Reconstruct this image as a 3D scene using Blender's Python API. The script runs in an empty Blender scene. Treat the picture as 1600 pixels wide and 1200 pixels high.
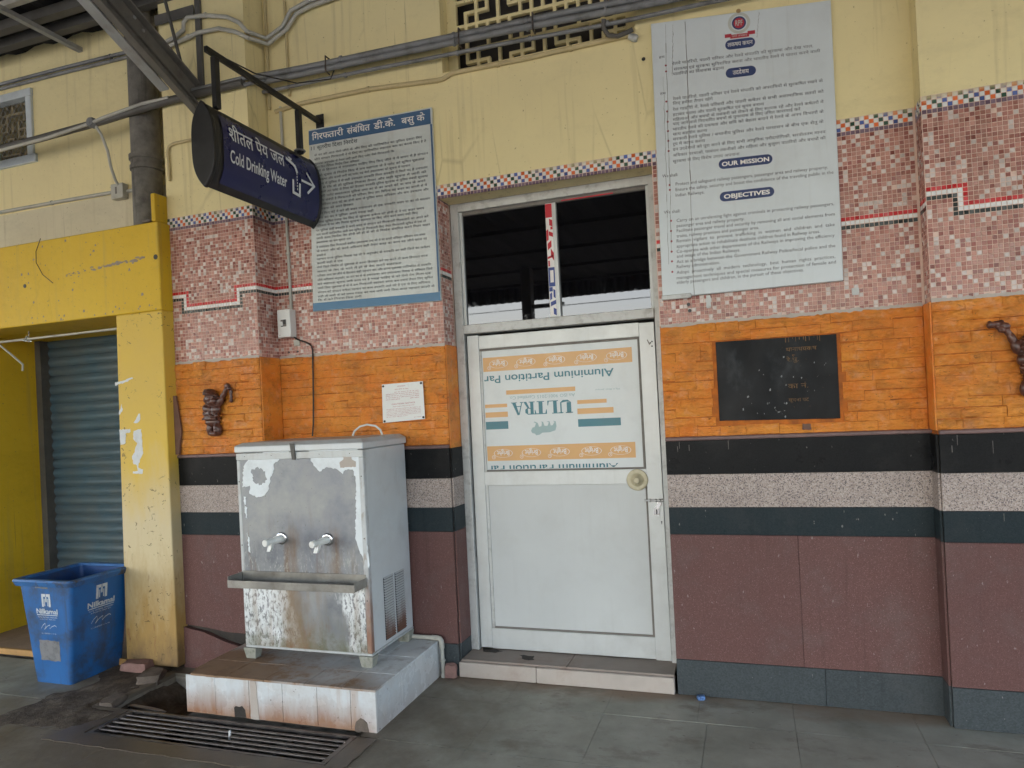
import bpy, bmesh, math, random
from mathutils import Matrix, Vector
random.seed(7)
SC = bpy.context.scene
COL = SC.collection

# ------------------------------------------------------------------ camera
cam = bpy.data.cameras.new('camera'); cam.sensor_width = 36.0; cam.lens = 24.075
cam.shift_x = -0.00846; cam.shift_y = 0.01979; cam.clip_start = 0.05; cam.clip_end = 3000
co = bpy.data.objects.new('camera', cam); COL.objects.link(co)
RX = ((0.9480933, 0.3141645, -0.04919105), (-0.04840022, -0.01032213, -0.99877469), (-0.31428731, 0.94931245, 0.00541929))
co.matrix_world = Matrix(((RX[0][0], -RX[1][0], -RX[2][0], 1.72346), (RX[0][1], -RX[1][1], -RX[2][1], -3.89723),
                          (RX[0][2], -RX[1][2], -RX[2][2], 1.63880), (0, 0, 0, 1)))
SC.camera = co
# ------------------------------------------------------------------ sky and sun
W = bpy.data.worlds.new('World'); SC.world = W; W.use_nodes = True
wn = W.node_tree.nodes; wl = W.node_tree.links
sky = wn.new('ShaderNodeTexSky'); sky.sky_type = 'NISHITA'; sky.sun_disc = False
SUN_EL, SUN_ROT = math.radians(52), math.radians(200)
sky.sun_elevation = SUN_EL; sky.sun_rotation = SUN_ROT
sky.air_density = 1.0; sky.dust_density = 3.2; sky.ozone_density = 1.0
wl.new(sky.outputs[0], wn['Background'].inputs[0]); wn['Background'].inputs[1].default_value = 0.15
sd = bpy.data.lights.new('sun', 'SUN'); sd.energy = 1.0; sd.angle = math.radians(14); sd.color = (1.0, 0.96, 0.9)
so = bpy.data.objects.new('sun', sd); COL.objects.link(so)
_d = Vector((math.sin(SUN_ROT) * math.cos(SUN_EL), math.cos(SUN_ROT) * math.cos(SUN_EL), math.sin(SUN_EL)))
so.rotation_euler = (-_d).to_track_quat('-Z', 'Y').to_euler(); so.location = _d * 40
# ------------------------------------------------------------------ exposure
SC.view_settings.view_transform = 'Standard'; SC.view_settings.look = 'None'
SC.view_settings.gamma = 1.0; SC.view_settings.use_curve_mapping = False
SC.view_settings.exposure = 2.6
SC.render.engine = 'CYCLES'
SC.cycles.use_denoising = True
SC.cycles.max_bounces = 6; SC.cycles.diffuse_bounces = 4; SC.cycles.glossy_bounces = 3
SC.cycles.use_adaptive_sampling = True; SC.cycles.adaptive_threshold = 0.02

# ------------------------------------------------------------------ materials
class NB:
    """small node builder"""
    def __init__(s, name):
        s.m = bpy.data.materials.new(name); s.m.use_nodes = True
        s.t = s.m.node_tree; s.b = s.t.nodes['Principled BSDF']
    def n(s, typ, **k):
        o = s.t.nodes.new('ShaderNode' + typ)
        for a, v in k.items(): setattr(o, a, v)
        return o
    def put(s, sock, v):
        if isinstance(v, bpy.types.NodeSocket): s.t.links.new(v, sock)
        elif isinstance(v, (tuple, list)):
            if len(v) == 3 and sock.type == 'RGBA': v = tuple(v) + (1,)
            sock.default_value = v
        else: sock.default_value = v
    def pos(s): return s.n('NewGeometry').outputs['Position']
    def obj(s): return s.n('TexCoord').outputs['Object']
    def rnd(s): return s.n('ObjectInfo').outputs['Random']
    def isl(s): return s.n('NewGeometry').outputs['Random Per Island']
    def scl(s, v, sx, sy, sz):
        o = s.n('VectorMath', operation='MULTIPLY'); s.put(o.inputs[0], v); o.inputs[1].default_value = (sx, sy, sz); return o.outputs[0]
    def add(s, v, w):
        o = s.n('VectorMath', operation='ADD'); s.put(o.inputs[0], v); s.put(o.inputs[1], w); return o.outputs[0]
    def noise(s, v, scale, detail=4, rough=0.55, dist=0.0):
        o = s.n('TexNoise'); s.put(o.inputs['Vector'], v); o.inputs['Scale'].default_value = scale
        o.inputs['Detail'].default_value = detail; o.inputs['Roughness'].default_value = rough; o.inputs['Distortion'].default_value = dist
        return o.outputs['Fac']
    def vor(s, v, scale, feat='F1', out='Distance'):
        o = s.n('TexVoronoi', feature=feat); s.put(o.inputs['Vector'], v); o.inputs['Scale'].default_value = scale; return o.outputs[out]
    def mr(s, f, a, b, c=0.0, d=1.0):
        o = s.n('MapRange'); s.put(o.inputs[0], f)
        for i, v in enumerate((a, b, c, d)): s.put(o.inputs[1 + i], v)
        return o.outputs[0]
    def ma(s, op, a, b=0.0):
        o = s.n('Math', operation=op); s.put(o.inputs[0], a); s.put(o.inputs[1], b); return o.outputs[0]
    def mul(s, a, b): return s.ma('MULTIPLY', a, b)
    def mix(s, f, a, b, bt='MIX'):
        o = s.n('Mix', data_type='RGBA', blend_type=bt); s.put(o.inputs[0], f); s.put(o.inputs[6], a); s.put(o.inputs[7], b); return o.outputs[2]
    def ramp(s, f, stops, interp='LINEAR'):
        o = s.n('ValToRGB'); s.put(o.inputs[0], f); e = o.color_ramp.elements; o.color_ramp.interpolation = interp
        while len(e) < len(stops): e.new(0.5)
        for x, (p, c) in zip(e, stops): x.position = p; x.color = tuple(c) + (1,)
        return o.outputs[0]
    def sep(s, v):
        o = s.n('SeparateXYZ'); s.put(o.inputs[0], v); return o.outputs
    def bump(s, h, strength=0.3, dist=0.01, prev=None):
        o = s.n('Bump'); s.put(o.inputs['Height'], h); o.inputs['Strength'].default_value = strength; o.inputs['Distance'].default_value = dist
        if prev is not None: s.put(o.inputs['Normal'], prev)
        return o.outputs[0]
    def fin(s, col=None, rough=None, metal=None, normal=None, spec=None, ior=None):
        if col is not None: s.put(s.b.inputs['Base Color'], col)
        if rough is not None: s.put(s.b.inputs['Roughness'], rough)
        if metal is not None: s.put(s.b.inputs['Metallic'], metal)
        if normal is not None: s.put(s.b.inputs['Normal'], normal)
        if spec is not None: s.put(s.b.inputs['Specular IOR Level'], spec)
        if ior is not None: s.put(s.b.inputs['IOR'], ior)
        return s.m

def flat(name, c, rough=0.6, metal=0.0, var=0.12, scale=9.0, bump=0.0, dirt=0.0, dirtc=(0.06, 0.05, 0.04), dscale=5.0, streak=0.0, spec=None):
    """plain paint / plastic / metal with soft tone variation, blotchy grime and vertical streaks"""
    k = NB(name); p = k.pos()
    f = k.noise(p, scale, 6, 0.6)
    col = k.mix(k.mr(f, 0.3, 0.7), tuple(x * (1 - var) for x in c), tuple(min(1, x * (1 + var)) for x in c))
    if dirt:
        g = k.mr(k.noise(p, dscale, 8, 0.68), 0.50, 0.78); col = k.mix(k.mul(g, dirt), col, dirtc)
    if streak:
        q = k.scl(p, 22, 22, 1.3); g = k.mr(k.noise(q, 1.0, 5, 0.6), 0.56, 0.76); col = k.mix(k.mul(g, streak), col, dirtc)
    nrm = k.bump(k.noise(p, scale * 9, 4, 0.6), bump, 0.004) if bump else None
    r = k.mr(f, 0.3, 0.7, max(0.02, rough - 0.08), min(1, rough + 0.08))
    return k.fin(col, r, metal, nrm, spec)

M = {}
# ochre / cream plaster of the upper wall: blotches, hairline cracks, run marks
def plaster(name, c, c2, crack=1.0):
    k = NB(name); p = k.pos()
    a = k.noise(p, 1.6, 6, 0.6); col = k.mix(k.mr(a, 0.35, 0.7), c, c2)
    b = k.noise(p, 14, 5, 0.65); col = k.mix(k.mul(k.mr(b, 0.55, 0.75), 0.22), col, tuple(x * 0.72 for x in c))
    q = k.scl(p, 17, 17, 0.8); st = k.mr(k.noise(q, 1.0, 4, 0.55), 0.57, 0.78); col = k.mix(k.mul(st, 0.38), col, (0.30, 0.23, 0.11))
    q2 = k.scl(p, 60, 60, 0.9); s2 = k.mul(k.mr(k.noise(q2, 1.0, 2, 0.5), 0.70, 0.735), k.mr(k.noise(p, 1.3, 3), 0.48, 0.56)); col = k.mix(k.mul(s2, 0.55), col, (0.13, 0.09, 0.04))
    sp = k.mr(k.noise(p, 55, 2, 0.5), 0.69, 0.74); col = k.mix(k.mul(sp, 0.6), col, (0.22, 0.15, 0.07))
    pt = k.mr(k.noise(k.scl(p, 0.9, 0.9, 2.2), 1.0, 8, 0.75), 0.54, 0.72); col = k.mix(k.mul(pt, 0.35), col, tuple(x * 0.62 for x in c))
    wv = k.add(p, k.scl(k.n('TexNoise').outputs['Color'], 0.05, 0.05, 0.05))
    v = k.vor(k.scl(wv, 2.6, 2.6, 0.55), 1.0, 'DISTANCE_TO_EDGE'); cr = k.mr(v, 0.0, 0.012, 1.0, 0.0)
    cr = k.mul(cr, k.mr(k.noise(p, 1.1, 2), 0.50, 0.60)); col = k.mix(k.mul(cr, 0.22 * crack), col, (0.16, 0.11, 0.05))
    h = k.ma('SUBTRACT', k.noise(p, 40, 5, 0.6), k.mul(cr, 0.5))
    nn = k.bump(h, 0.22, 0.006); nn = k.bump(k.noise(p, 3.0, 3), 0.25, 0.05, nn)
    return k.fin(col, 0.62, 0, nn)
M['cream'] = plaster('cream_plaster', (0.83, 0.715, 0.38), (0.77, 0.665, 0.36))
M['cream_pale'] = plaster('pale_cream_plaster', (0.60, 0.54, 0.37), (0.66, 0.60, 0.42))
M['kiosk'] = plaster('yellow_plaster', (0.66, 0.42, 0.012), (0.70, 0.46, 0.02), 0.4)
# column: yellow paint with chips; lower half the paint has faded to bare cream render, brown splashes at the foot
def column_mat():
    k = NB('yellow_column_paint'); p = k.pos(); z = k.sep(p)[2]
    a = k.noise(p, 2.0, 5, 0.6); col = k.mix(k.mr(a, 0.35, 0.7), (0.70, 0.47, 0.05), (0.64, 0.43, 0.07))
    wob = k.ma('ADD', z, k.mul(k.ma('SUBTRACT', k.noise(k.scl(p, 3.2, 3.2, 1.2), 1.0, 6, 0.65), 0.5), 0.9))
    col = k.mix(k.mul(k.mr(wob, 1.45, 1.0), 0.92), col, (0.62, 0.52, 0.32))
    q = k.noise(k.scl(p, 7, 7, 2.2), 1.0, 6, 0.7); low = k.mr(k.ma('ADD', z, k.mul(q, -1.1)), 0.30, -0.25)
    col = k.mix(k.mul(low, 0.9), col, (0.40, 0.235, 0.055))
    lo2 = k.mr(k.ma('ADD', z, k.mul(k.noise(k.scl(p, 12, 12, 5), 1.0, 6, 0.7), -0.5)), 0.0, -0.24); col = k.mix(k.mul(lo2, 0.8), col, (0.14, 0.09, 0.05))
    st = k.mul(k.mr(k.noise(k.scl(p, 30, 30, 7), 1.0, 4, 0.6), 0.60, 0.68), k.mr(wob, 1.1, 0.3)); col = k.mix(k.mul(st, 0.7), col, (0.30, 0.15, 0.05))
    ch = k.mr(k.noise(k.scl(p, 24, 24, 30), 1.0, 3, 0.7, 0.8), 0.62, 0.65); ch = k.mul(ch, k.mr(k.noise(p, 4, 2), 0.49, 0.54))
    col = k.mix(k.mul(ch, 0.8), col, (0.12, 0.08, 0.025))
    nn = k.bump(k.ma('SUBTRACT', k.noise(p, 35, 5), k.mul(ch, 1.5)), 0.25, 0.006)
    return k.fin(col, 0.6, 0, nn)
M['column'] = column_mat()
# mosaic pieces: each loose island gets its own tone
def mosaic(name, c, var=0.25, dirt=0.25):
    k = NB(name); r = k.isl(); p = k.pos()
    col = k.mix(r, tuple(x * (1 - var) for x in c), tuple(min(0.9, x * (1 + var)) for x in c))
    g = k.mr(k.noise(p, 2.6, 8, 0.72), 0.45, 0.72); col = k.mix(k.mul(g, dirt * 1.3), col, (0.13, 0.09, 0.065))
    gs = k.mr(k.noise(k.scl(p, 26, 26, 1.4), 1.0, 5, 0.6), 0.56, 0.72); col = k.mix(k.mul(gs, dirt), col, (0.10, 0.07, 0.05))
    # stray cream paint slopped over the top rows of the border
    z = k.sep(p)[2]; e = k.ma('ADD', z, k.mul(k.ma('SUBTRACT', k.noise(p, 4.5, 6, 0.7), 0.5), 0.20))
    col = k.mix(k.mul(k.mr(e, 3.025, 3.06), 0.8), col, (0.62, 0.50, 0.27))
    return k.fin(col, k.mr(r, 0, 1, 0.22, 0.4), 0, k.bump(k.noise(p, 160, 2), 0.05, 0.002))
M['t_pink'] = mosaic('mosaic_pink', (0.47, 0.23, 0.18), 0.14)
M['t_rose'] = mosaic('mosaic_rose', (0.40, 0.17, 0.13), 0.14)
M['t_dark'] = mosaic('mosaic_dark_rose', (0.29, 0.095, 0.075), 0.2)
M['t_white'] = mosaic('mosaic_marbled_white', (0.63, 0.55, 0.51), 0.12)
M['t_red'] = mosaic('mosaic_red', (0.55, 0.02, 0.025), 0.15, 0.15)
M['t_clean'] = mosaic('mosaic_white', (0.78, 0.78, 0.76), 0.05, 0.12)
M['t_black'] = mosaic('mosaic_black_green', (0.018, 0.03, 0.028), 0.3, 0.1)
M['t_green'] = mosaic('mosaic_green', (0.03, 0.085, 0.055), 0.3, 0.1)
M['t_blue'] = mosaic('mosaic_blue', (0.07, 0.12, 0.34), 0.25, 0.1)
M['t_orange'] = mosaic('mosaic_orange', (0.70, 0.14, 0.03), 0.2, 0.1)
M['t_purple'] = mosaic('mosaic_purple', (0.17, 0.11, 0.15), 0.25, 0.1)
M['grout'] = flat('grout', (0.70, 0.52, 0.43), 0.85, var=0.1, dirt=0.45, dirtc=(0.20, 0.14, 0.10), dscale=4, bump=0.2)
# orange painted split stone
def orange(name, brick=True):
    k = NB(name); p = k.pos(); r = k.rnd() if brick else 0.5
    a = k.noise(p, 7, 6, 0.65)
    col = k.mix(k.mr(a, 0.35, 0.68), (0.76, 0.20, 0.015), (0.78, 0.285, 0.05))
    col = k.mix(k.mul(k.mr(k.noise(k.scl(p, 3, 3, 6), 1.0, 5, 0.7), 0.46, 0.62), 0.6), col, (0.80, 0.33, 0.045))
    col = k.mix(k.mul(k.mr(k.noise(p, 17, 5, 0.7), 0.54, 0.66), 0.6), col, (0.78, 0.36, 0.17))
    if brick: col = k.mix(k.mr(r, 0, 1, 0, 0.3), col, (0.66, 0.25, 0.015))
    g = k.mr(k.noise(k.scl(p, 5, 5, 8), 1.0, 8, 0.72), 0.48, 0.74); col = k.mix(k.mul(g, 0.8), col, (0.27, 0.095, 0.02))
    sc = k.mr(k.noise(k.scl(p, 30, 30, 60), 1.0, 4, 0.7, 1.0), 0.63, 0.67); col = k.mix(k.mul(sc, 0.65), col, (0.12, 0.05, 0.02))
    h = k.ma('ADD', k.noise(k.scl(p, 20, 20, 48), 1.0, 8, 0.72, 0.9), k.mul(k.vor(k.scl(p, 30, 30, 70), 1.0), 0.45))
    nn = k.bump(h, 1.0 if brick else 0.4, 0.012)
    return k.fin(col, 0.50, 0, nn)
M['brick'] = orange('orange_painted_stone'); M['mortar'] = orange('orange_painted_render', False)
M['joint'] = flat('grimy_orange_joint', (0.46, 0.125, 0.012), 0.8, 0, 0.4, 14, bump=0.4, dirt=0.7, dirtc=(0.07, 0.03, 0.012), dscale=10)
# polished stone bands
def granite(name, c, c2, sc, rough, speck=0.0, speckc=(0.6, 0.5, 0.45), marks=0.3, spec=0.5):
    k = NB(name); p = k.pos()
    v = k.vor(p, sc, 'F1', 'Color'); f = k.sep(v)[0]
    col = k.mix(f, c, c2)
    col = k.mix(k.mul(k.mr(k.noise(p, 3.5, 6, 0.65), 0.4, 0.75), 0.35), col, tuple(0.55 * x + 0.02 for x in c))
    if speck: col = k.mix(k.mr(k.sep(v)[1], 1 - speck - 0.01, 1 - speck), col, speckc)
    sm = k.mr(k.noise(p, 3.5, 7, 0.72), 0.52, 0.76); col = k.mix(k.mul(sm, marks), col, (0.26, 0.23, 0.21))
    dr_ = k.mr(k.noise(k.scl(p, 24, 24, 1.6), 1.0, 5, 0.6), 0.58, 0.76); col = k.mix(k.mul(dr_, 0.35), col, tuple(0.45 * x for x in c))
    sp = k.mr(k.noise(k.scl(p, 60, 60, 28), 1.0, 2, 0.5), 0.72, 0.75); col = k.mix(k.mul(sp, 0.35), col, (0.5, 0.47, 0.43))
    col = k.mix(k.mul(k.rnd(), 0.25), col, tuple(0.7 * x for x in c))
    r = k.mr(k.noise(p, 5, 6, 0.7), 0.3, 0.7, rough, rough + 0.25)
    return k.fin(col, r, 0, k.bump(k.noise(p, 70, 3), 0.04, 0.003), spec)
M['g_black'] = granite('black_granite', (0.007, 0.0075, 0.008), (0.014, 0.015, 0.016), 260, 0.22, marks=0.06, spec=0.09)
M['g_slate'] = granite('dark_slate_stone', (0.018, 0.028, 0.032), (0.030, 0.041, 0.046), 220, 0.26, marks=0.05, spec=0.10)
M['g_grey'] = granite('speckled_granite', (0.29, 0.225, 0.19), (0.54, 0.46, 0.41), 210, 0.45, 0.14, (0.12, 0.10, 0.10), 0.12)
M['g_maroon'] = granite('maroon_terrazzo', (0.118, 0.055, 0.048), (0.165, 0.083, 0.073), 330, 0.45, 0.04, (0.22, 0.13, 0.115), 0.22, 0.25)
M['g_skirt'] = granite('grey_slate_skirting', (0.040, 0.050, 0.053), (0.066, 0.078, 0.081), 150, 0.42, marks=0.14, spec=0.3)
M['ledge'] = flat('stone_ledge', (0.17, 0.10, 0.09), 0.5, var=0.3, scale=20, dirt=0.5)
# floor stone
def floor_mat():
    k = NB('worn_kota_stone'); p = k.pos(); r = k.rnd()
    a = k.noise(p, 2.2, 7, 0.65)
    col = k.ramp(a, [(0.30, (0.24, 0.24, 0.19)), (0.5, (0.335, 0.33, 0.27)), (0.70, (0.43, 0.42, 0.35))])
    col = k.mix(k.mr(r, 0, 1, 0, 0.15), col, (0.33, 0.335, 0.28))
    x, y, z = k.sep(p)
    # brown silt near the wall and round the drain
    w = k.noise(k.scl(p, 1.4, 3.2, 1), 1.0, 8, 0.68)
    near = k.mr(k.ma('ADD', y, k.mul(k.ma('SUBTRACT', w, 0.5), 0.5)), -0.16, 0.0); col = k.mix(k.mul(near, 0.8), col, (0.27, 0.185, 0.125))
    dx = k.ma('ABSOLUTE', k.ma('ADD', x, 1.25)); dy = k.ma('ABSOLUTE', k.ma('ADD', y, 0.85))
    d = k.ma('MAXIMUM', k.mul(dx, 0.62), dy); d = k.ma('ADD', d, k.mul(k.ma('SUBTRACT', k.noise(p, 2.6, 8, 0.7), 0.5), 1.5))
    wet = k.mr(d, 1.2, 0.5); col = k.mix(k.mul(wet, 0.85), col, (0.13, 0.10, 0.07))
    bl = k.mr(k.noise(k.scl(p, 2.0, 3.5, 1), 1.0, 8, 0.7), 0.55, 0.66); col = k.mix(k.mul(bl, 0.7), col, (0.19, 0.165, 0.125))
    sp = k.mr(k.noise(k.scl(p, 22, 40, 1), 1.0, 3, 0.6), 0.68, 0.72); col = k.mix(k.mul(sp, 0.75), col, (0.09, 0.07, 0.055))
    sc = k.mr(k.noise(k.scl(p, 60, 9, 1), 1.0, 3, 0.6, 1.5), 0.70, 0.74); col = k.mix(k.mul(sc, 0.25), col, (0.42, 0.40, 0.36))
    rg = k.mr(k.noise(p, 3.0, 6, 0.7), 0.3, 0.7, 0.42, 0.75)
    nn = k.bump(k.noise(p, 26, 6, 0.65), 0.22, 0.006); nn = k.bump(k.noise(p, 3, 3), 0.2, 0.03, nn)
    return k.fin(col, rg, 0, nn, 0.3)
M['floor'] = floor_mat()
M['floor_joint'] = flat('dirt_joint', (0.26, 0.23, 0.18), 0.95, var=0.4, scale=12, bump=0.4)
M['mud'] = flat('dark_mud', (0.030, 0.024, 0.018), 0.7, var=0.5, scale=9, bump=0.6)
M['ground_far'] = flat('platform_concrete', (0.23, 0.215, 0.185), 0.8, var=0.2, scale=0.6, dirt=0.3, dscale=0.8)
# metal, paint
M['alu'] = flat('aluminium_grey_white', (0.56, 0.58, 0.565), 0.42, 0.25, 0.05, 6, dirt=0.22, dirtc=(0.26, 0.24, 0.20), dscale=7, streak=0.12)
M['alu_dirty'] = flat('aluminium_worn', (0.52, 0.53, 0.51), 0.5, 0.2, 0.08, 8, dirt=0.7, dirtc=(0.13, 0.11, 0.09), dscale=13, streak=0.2)
M['panel'] = flat('grey_laminate_panel', (0.54, 0.56, 0.545), 0.36, 0.0, 0.04, 2.5, dirt=0.16, dirtc=(0.34, 0.32, 0.28), dscale=4, streak=0.10)
M['sticker_white'] = flat('panel_film_white', (0.64, 0.68, 0.67), 0.34, 0, 0.03, 3, dirt=0.10, dscale=8)
M['film_tan'] = flat('print_tan', (0.66, 0.37, 0.135), 0.36, 0, 0.05, 6)
M['film_teal'] = flat('print_teal', (0.03, 0.17, 0.215), 0.36, 0, 0.08, 6)
M['film_pale'] = flat('print_pale_teal', (0.30, 0.42, 0.42), 0.4, 0, 0.05, 6)
M['film_white'] = flat('print_white', (0.78, 0.76, 0.72), 0.4, 0, 0.03, 6)
M['gasket'] = flat('grey_gasket', (0.17, 0.155, 0.135), 0.7, 0, 0.2, 20)
M['dark_gap'] = flat('black_gap', (0.01, 0.01, 0.01), 0.8)
M['red_tape'] = flat('red_print', (0.55, 0.015, 0.03), 0.5); M['blue_tape'] = flat('blue_print', (0.04, 0.07, 0.25), 0.5)
k = NB('tinted_glass'); M['glass'] = k.fin((0.004, 0.004, 0.005), k.mr(k.noise(k.pos(), 5, 6, 0.7), 0.55, 0.8, 0.015, 0.12), 0, None, 0.5, 1.72)
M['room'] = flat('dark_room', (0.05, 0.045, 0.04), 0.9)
M['brass_pale'] = flat('aged_cream_plastic', (0.50, 0.45, 0.30), 0.3, 0, 0.1, 20)
M['steel'] = flat('steel', (0.48, 0.48, 0.47), 0.3, 0.85, 0.1, 20, dirt=0.3)
M['chrome'] = flat('chrome', (0.65, 0.66, 0.66), 0.18, 0.95, 0.05, 20)
# water cooler
def cooler_mat(name, lower):
    k = NB(name); p = k.pos(); x, y, z = k.sep(p)
    a = k.noise(p, 4.5, 7, 0.65); col = k.ramp(a, [(0.32, (0.17, 0.182, 0.20)), (0.5, (0.27, 0.282, 0.29)), (0.68, (0.36, 0.36, 0.345))])
    st = k.mr(k.noise(k.scl(p, 13, 13, 1.6), 1.0, 6, 0.65), 0.50, 0.72)
    zw = k.ma('ADD', z, k.mul(k.ma('SUBTRACT', k.noise(k.scl(p, 7, 7, 2), 1.0, 6, 0.7), 0.5), 0.55))
    if lower:
        fl = k.mr(k.noise(k.scl(p, 60, 60, 26), 1.0, 4, 0.7), 0.42, 0.50); xn = k.ma('ADD', x, k.mul(k.ma('SUBTRACT', k.noise(k.scl(p, 6, 6, 2.5), 1.0, 5, 0.65), 0.5), 0.45)); big = k.ma('MAXIMUM', k.mr(xn, -0.82, -0.90), k.mr(xn, -0.49, -0.44))
        col = k.mix(k.mul(fl, big), col, (0.74, 0.77, 0.77))
        col = k.mix(k.mul(st, 0.5), col, (0.30, 0.20, 0.11))
        gr = k.mul(k.mr(zw, 0.56, 0.26), k.mr(k.noise(p, 9, 6, 0.7), 0.36, 0.56)); col = k.mix(k.mul(gr, 0.85), col, (0.11, 0.115, 0.055))
        mid = k.mul(k.mr(k.ma('ABSOLUTE', k.ma('ADD', xn, 0.84)), 0.16, 0.02), 0.7); col = k.mix(mid, col, (0.25, 0.165, 0.085))
        ru = k.mul(k.mr(zw, 0.46, 0.30), k.mr(k.noise(k.scl(p, 12, 12, 6), 1.0, 6, 0.7), 0.5, 0.7)); col = k.mix(k.mul(ru, 0.8), col, (0.22, 0.10, 0.04))
    else:
        low = k.mr(zw, 1.16, 0.80); col = k.mix(k.mul(k.mul(st, low), 0.95), col, (0.20, 0.125, 0.065))
        fl = k.mul(k.mr(k.noise(k.scl(p, 60, 60, 24), 1.0, 4, 0.7), 0.55, 0.6), k.mr(zw, 0.95, 0.78)); col = k.mix(k.mul(fl, 0.55), col, (0.50, 0.50, 0.46))
        col = k.mix(k.mul(k.mr(k.noise(p, 2.6, 5, 0.6), 0.45, 0.65), 0.5), col, (0.165, 0.18, 0.225))
    if not lower:
        wb = k.mul(k.ma('SUBTRACT', k.noise(k.scl(p, 14, 14, 6), 1.0, 6, 0.7), 0.5), 0.16)
        for xc in (-0.835, -0.545):
            m_ = k.mr(k.ma('ABSOLUTE', k.ma('ADD', k.ma('SUBTRACT', x, xc), wb)), 0.06, 0.0); m_ = k.mul(m_, k.mr(k.ma('ADD', z, wb), 1.03, 0.92)); col = k.mix(k.mul(m_, 0.6), col, (0.19, 0.115, 0.06))
    sp = k.mr(k.noise(p, 75, 2, 0.5), 0.70, 0.73); col = k.mix(k.mul(sp, 0.6), col, (0.09, 0.06, 0.05))
    return k.fin(col, k.mr(a, 0.3, 0.7, 0.34, 0.6), 0.35, k.bump(k.noise(p, 55, 4), 0.1, 0.003))
M['c_front'] = cooler_mat('bare_cooler_metal', False); M['c_low'] = cooler_mat('flaking_cooler_metal', True)
M['c_side'] = flat('cooler_grey_paint', (0.60, 0.63, 0.63), 0.42, 0.1, 0.06, 4, dirt=0.22, dirtc=(0.25, 0.21, 0.17), dscale=6, streak=0.12)
M['c_edge'] = flat('cooler_trim', (0.50, 0.525, 0.52), 0.45, 0.2, 0.1, 9, dirt=0.5, dirtc=(0.20, 0.13, 0.08), dscale=9, streak=0.3)
M['flake'] = flat('old_white_paint', (0.76, 0.81, 0.82), 0.55, 0, 0.06, 12, bump=0.25, dirt=0.3, dirtc=(0.30, 0.30, 0.29), dscale=16)
M['rust'] = flat('rusty_louvre', (0.20, 0.075, 0.03), 0.8, 0.2, 0.5, 22, bump=0.3)
def rust_low(name, c):
    k = NB(name); p = k.pos(); z = k.sep(p)[2]
    col = k.mix(k.mr(k.noise(p, 6, 5), 0.3, 0.7), tuple(v * 0.92 for v in c), c)
    zz = k.ma('ADD', z, k.mul(k.ma('SUBTRACT', k.noise(k.scl(p, 11, 11, 3), 1.0, 7, 0.7), 0.5), 0.34))
    f = k.mr(zz, 0.50, 0.36); col = k.mix(k.mul(f, 0.9), col, (0.17, 0.055, 0.018))
    return k.fin(col, 0.6, 0.1, k.bump(k.noise(p, 60, 4), 0.12, 0.003))
M['louvre'] = rust_low('louvre_paint', (0.52, 0.54, 0.53))
M['moss'] = flat('mossy_leg', (0.30, 0.30, 0.25), 0.8, 0, 0.2, 20, bump=0.4, dirt=0.9, dirtc=(0.05, 0.06, 0.025), dscale=28)
M['tray'] = flat('stained_steel_tray', (0.33, 0.32, 0.29), 0.35, 0.6, 0.2, 6, dirt=0.6, dirtc=(0.13, 0.085, 0.05), dscale=8)
M['tap'] = flat('ivory_tap', (0.80, 0.80, 0.74), 0.3, 0, 0.04, 20)
# plinth tiles : white glaze with rusty water stain
def ptile(name, top):
    k = NB(name); p = k.pos(); x, y, z = k.sep(p)
    col = k.mix(k.mr(k.noise(p, 5, 5), 0.3, 0.7), (0.60, 0.63, 0.63), (0.70, 0.73, 0.73))
    if top:
        d = k.ma('ADD', k.mul(k.ma('ADD', y, 0.72), 1.0), k.mul(k.ma('ADD', x, 1.0), 0.55))
        d = k.ma('ADD', d, k.mul(k.ma('SUBTRACT', k.noise(p, 4.5, 7, 0.7), 0.5), 1.7)); f = k.mr(d, 0.60, 0.10)
        col = k.mix(k.mul(f, 0.93), col, (0.26, 0.145, 0.07)); col = k.mix(k.mul(k.mr(k.noise(p, 9, 7, 0.7), 0.5, 0.72), 0.6), col, (0.15, 0.095, 0.055))
    else:
        w = k.ma('ADD', z, k.mul(k.ma('SUBTRACT', k.noise(k.scl(p, 6, 6, 1.5), 1.0, 7, 0.7), 0.5), 0.22))
        lft = k.mr(k.ma('ADD', x, k.mul(k.noise(p, 3, 3), 0.1)), -0.12, -0.22)
        col = k.mix(k.mul(k.mr(w, 0.15, 0.01), k.mr(lft, 0, 1, 0.25, 0.92)), col, (0.30, 0.13, 0.055))
        st = k.mul(k.mr(k.noise(k.scl(p, 9, 9, 0.7), 1.0, 5, 0.6), 0.52, 0.68), lft); col = k.mix(k.mul(st, 0.6), col, (0.38, 0.22, 0.12))
        sp = k.mr(k.noise(p, 42, 3, 0.6), 0.68, 0.72); col = k.mix(k.mul(sp, 0.7), col, (0.10, 0.06, 0.04))
        gd = k.mr(k.noise(p, 5, 8, 0.72), 0.42, 0.7); col = k.mix(k.mul(gd, 0.5), col, (0.36, 0.30, 0.235))
    return k.fin(col, k.mr(k.noise(p, 6, 5), 0.3, 0.7, 0.45 if top else 0.15, 0.75 if top else 0.4), 0, k.bump(k.noise(p, 30, 3), 0.05, 0.003), 0.2 if top else 0.5)
M['tile_front'] = ptile('white_tile_front', False); M['tile_top'] = ptile('white_tile_top', True)
M['tile_bed'] = flat('brown_cement_bed', (0.17, 0.09, 0.06), 0.9, 0, 0.4, 18, bump=0.5)
M['step'] = flat('step_stone', (0.46, 0.405, 0.35), 0.6, 0, 0.12, 5, bump=0.15, dirt=0.55, dirtc=(0.22, 0.13, 0.09), dscale=5)
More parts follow.
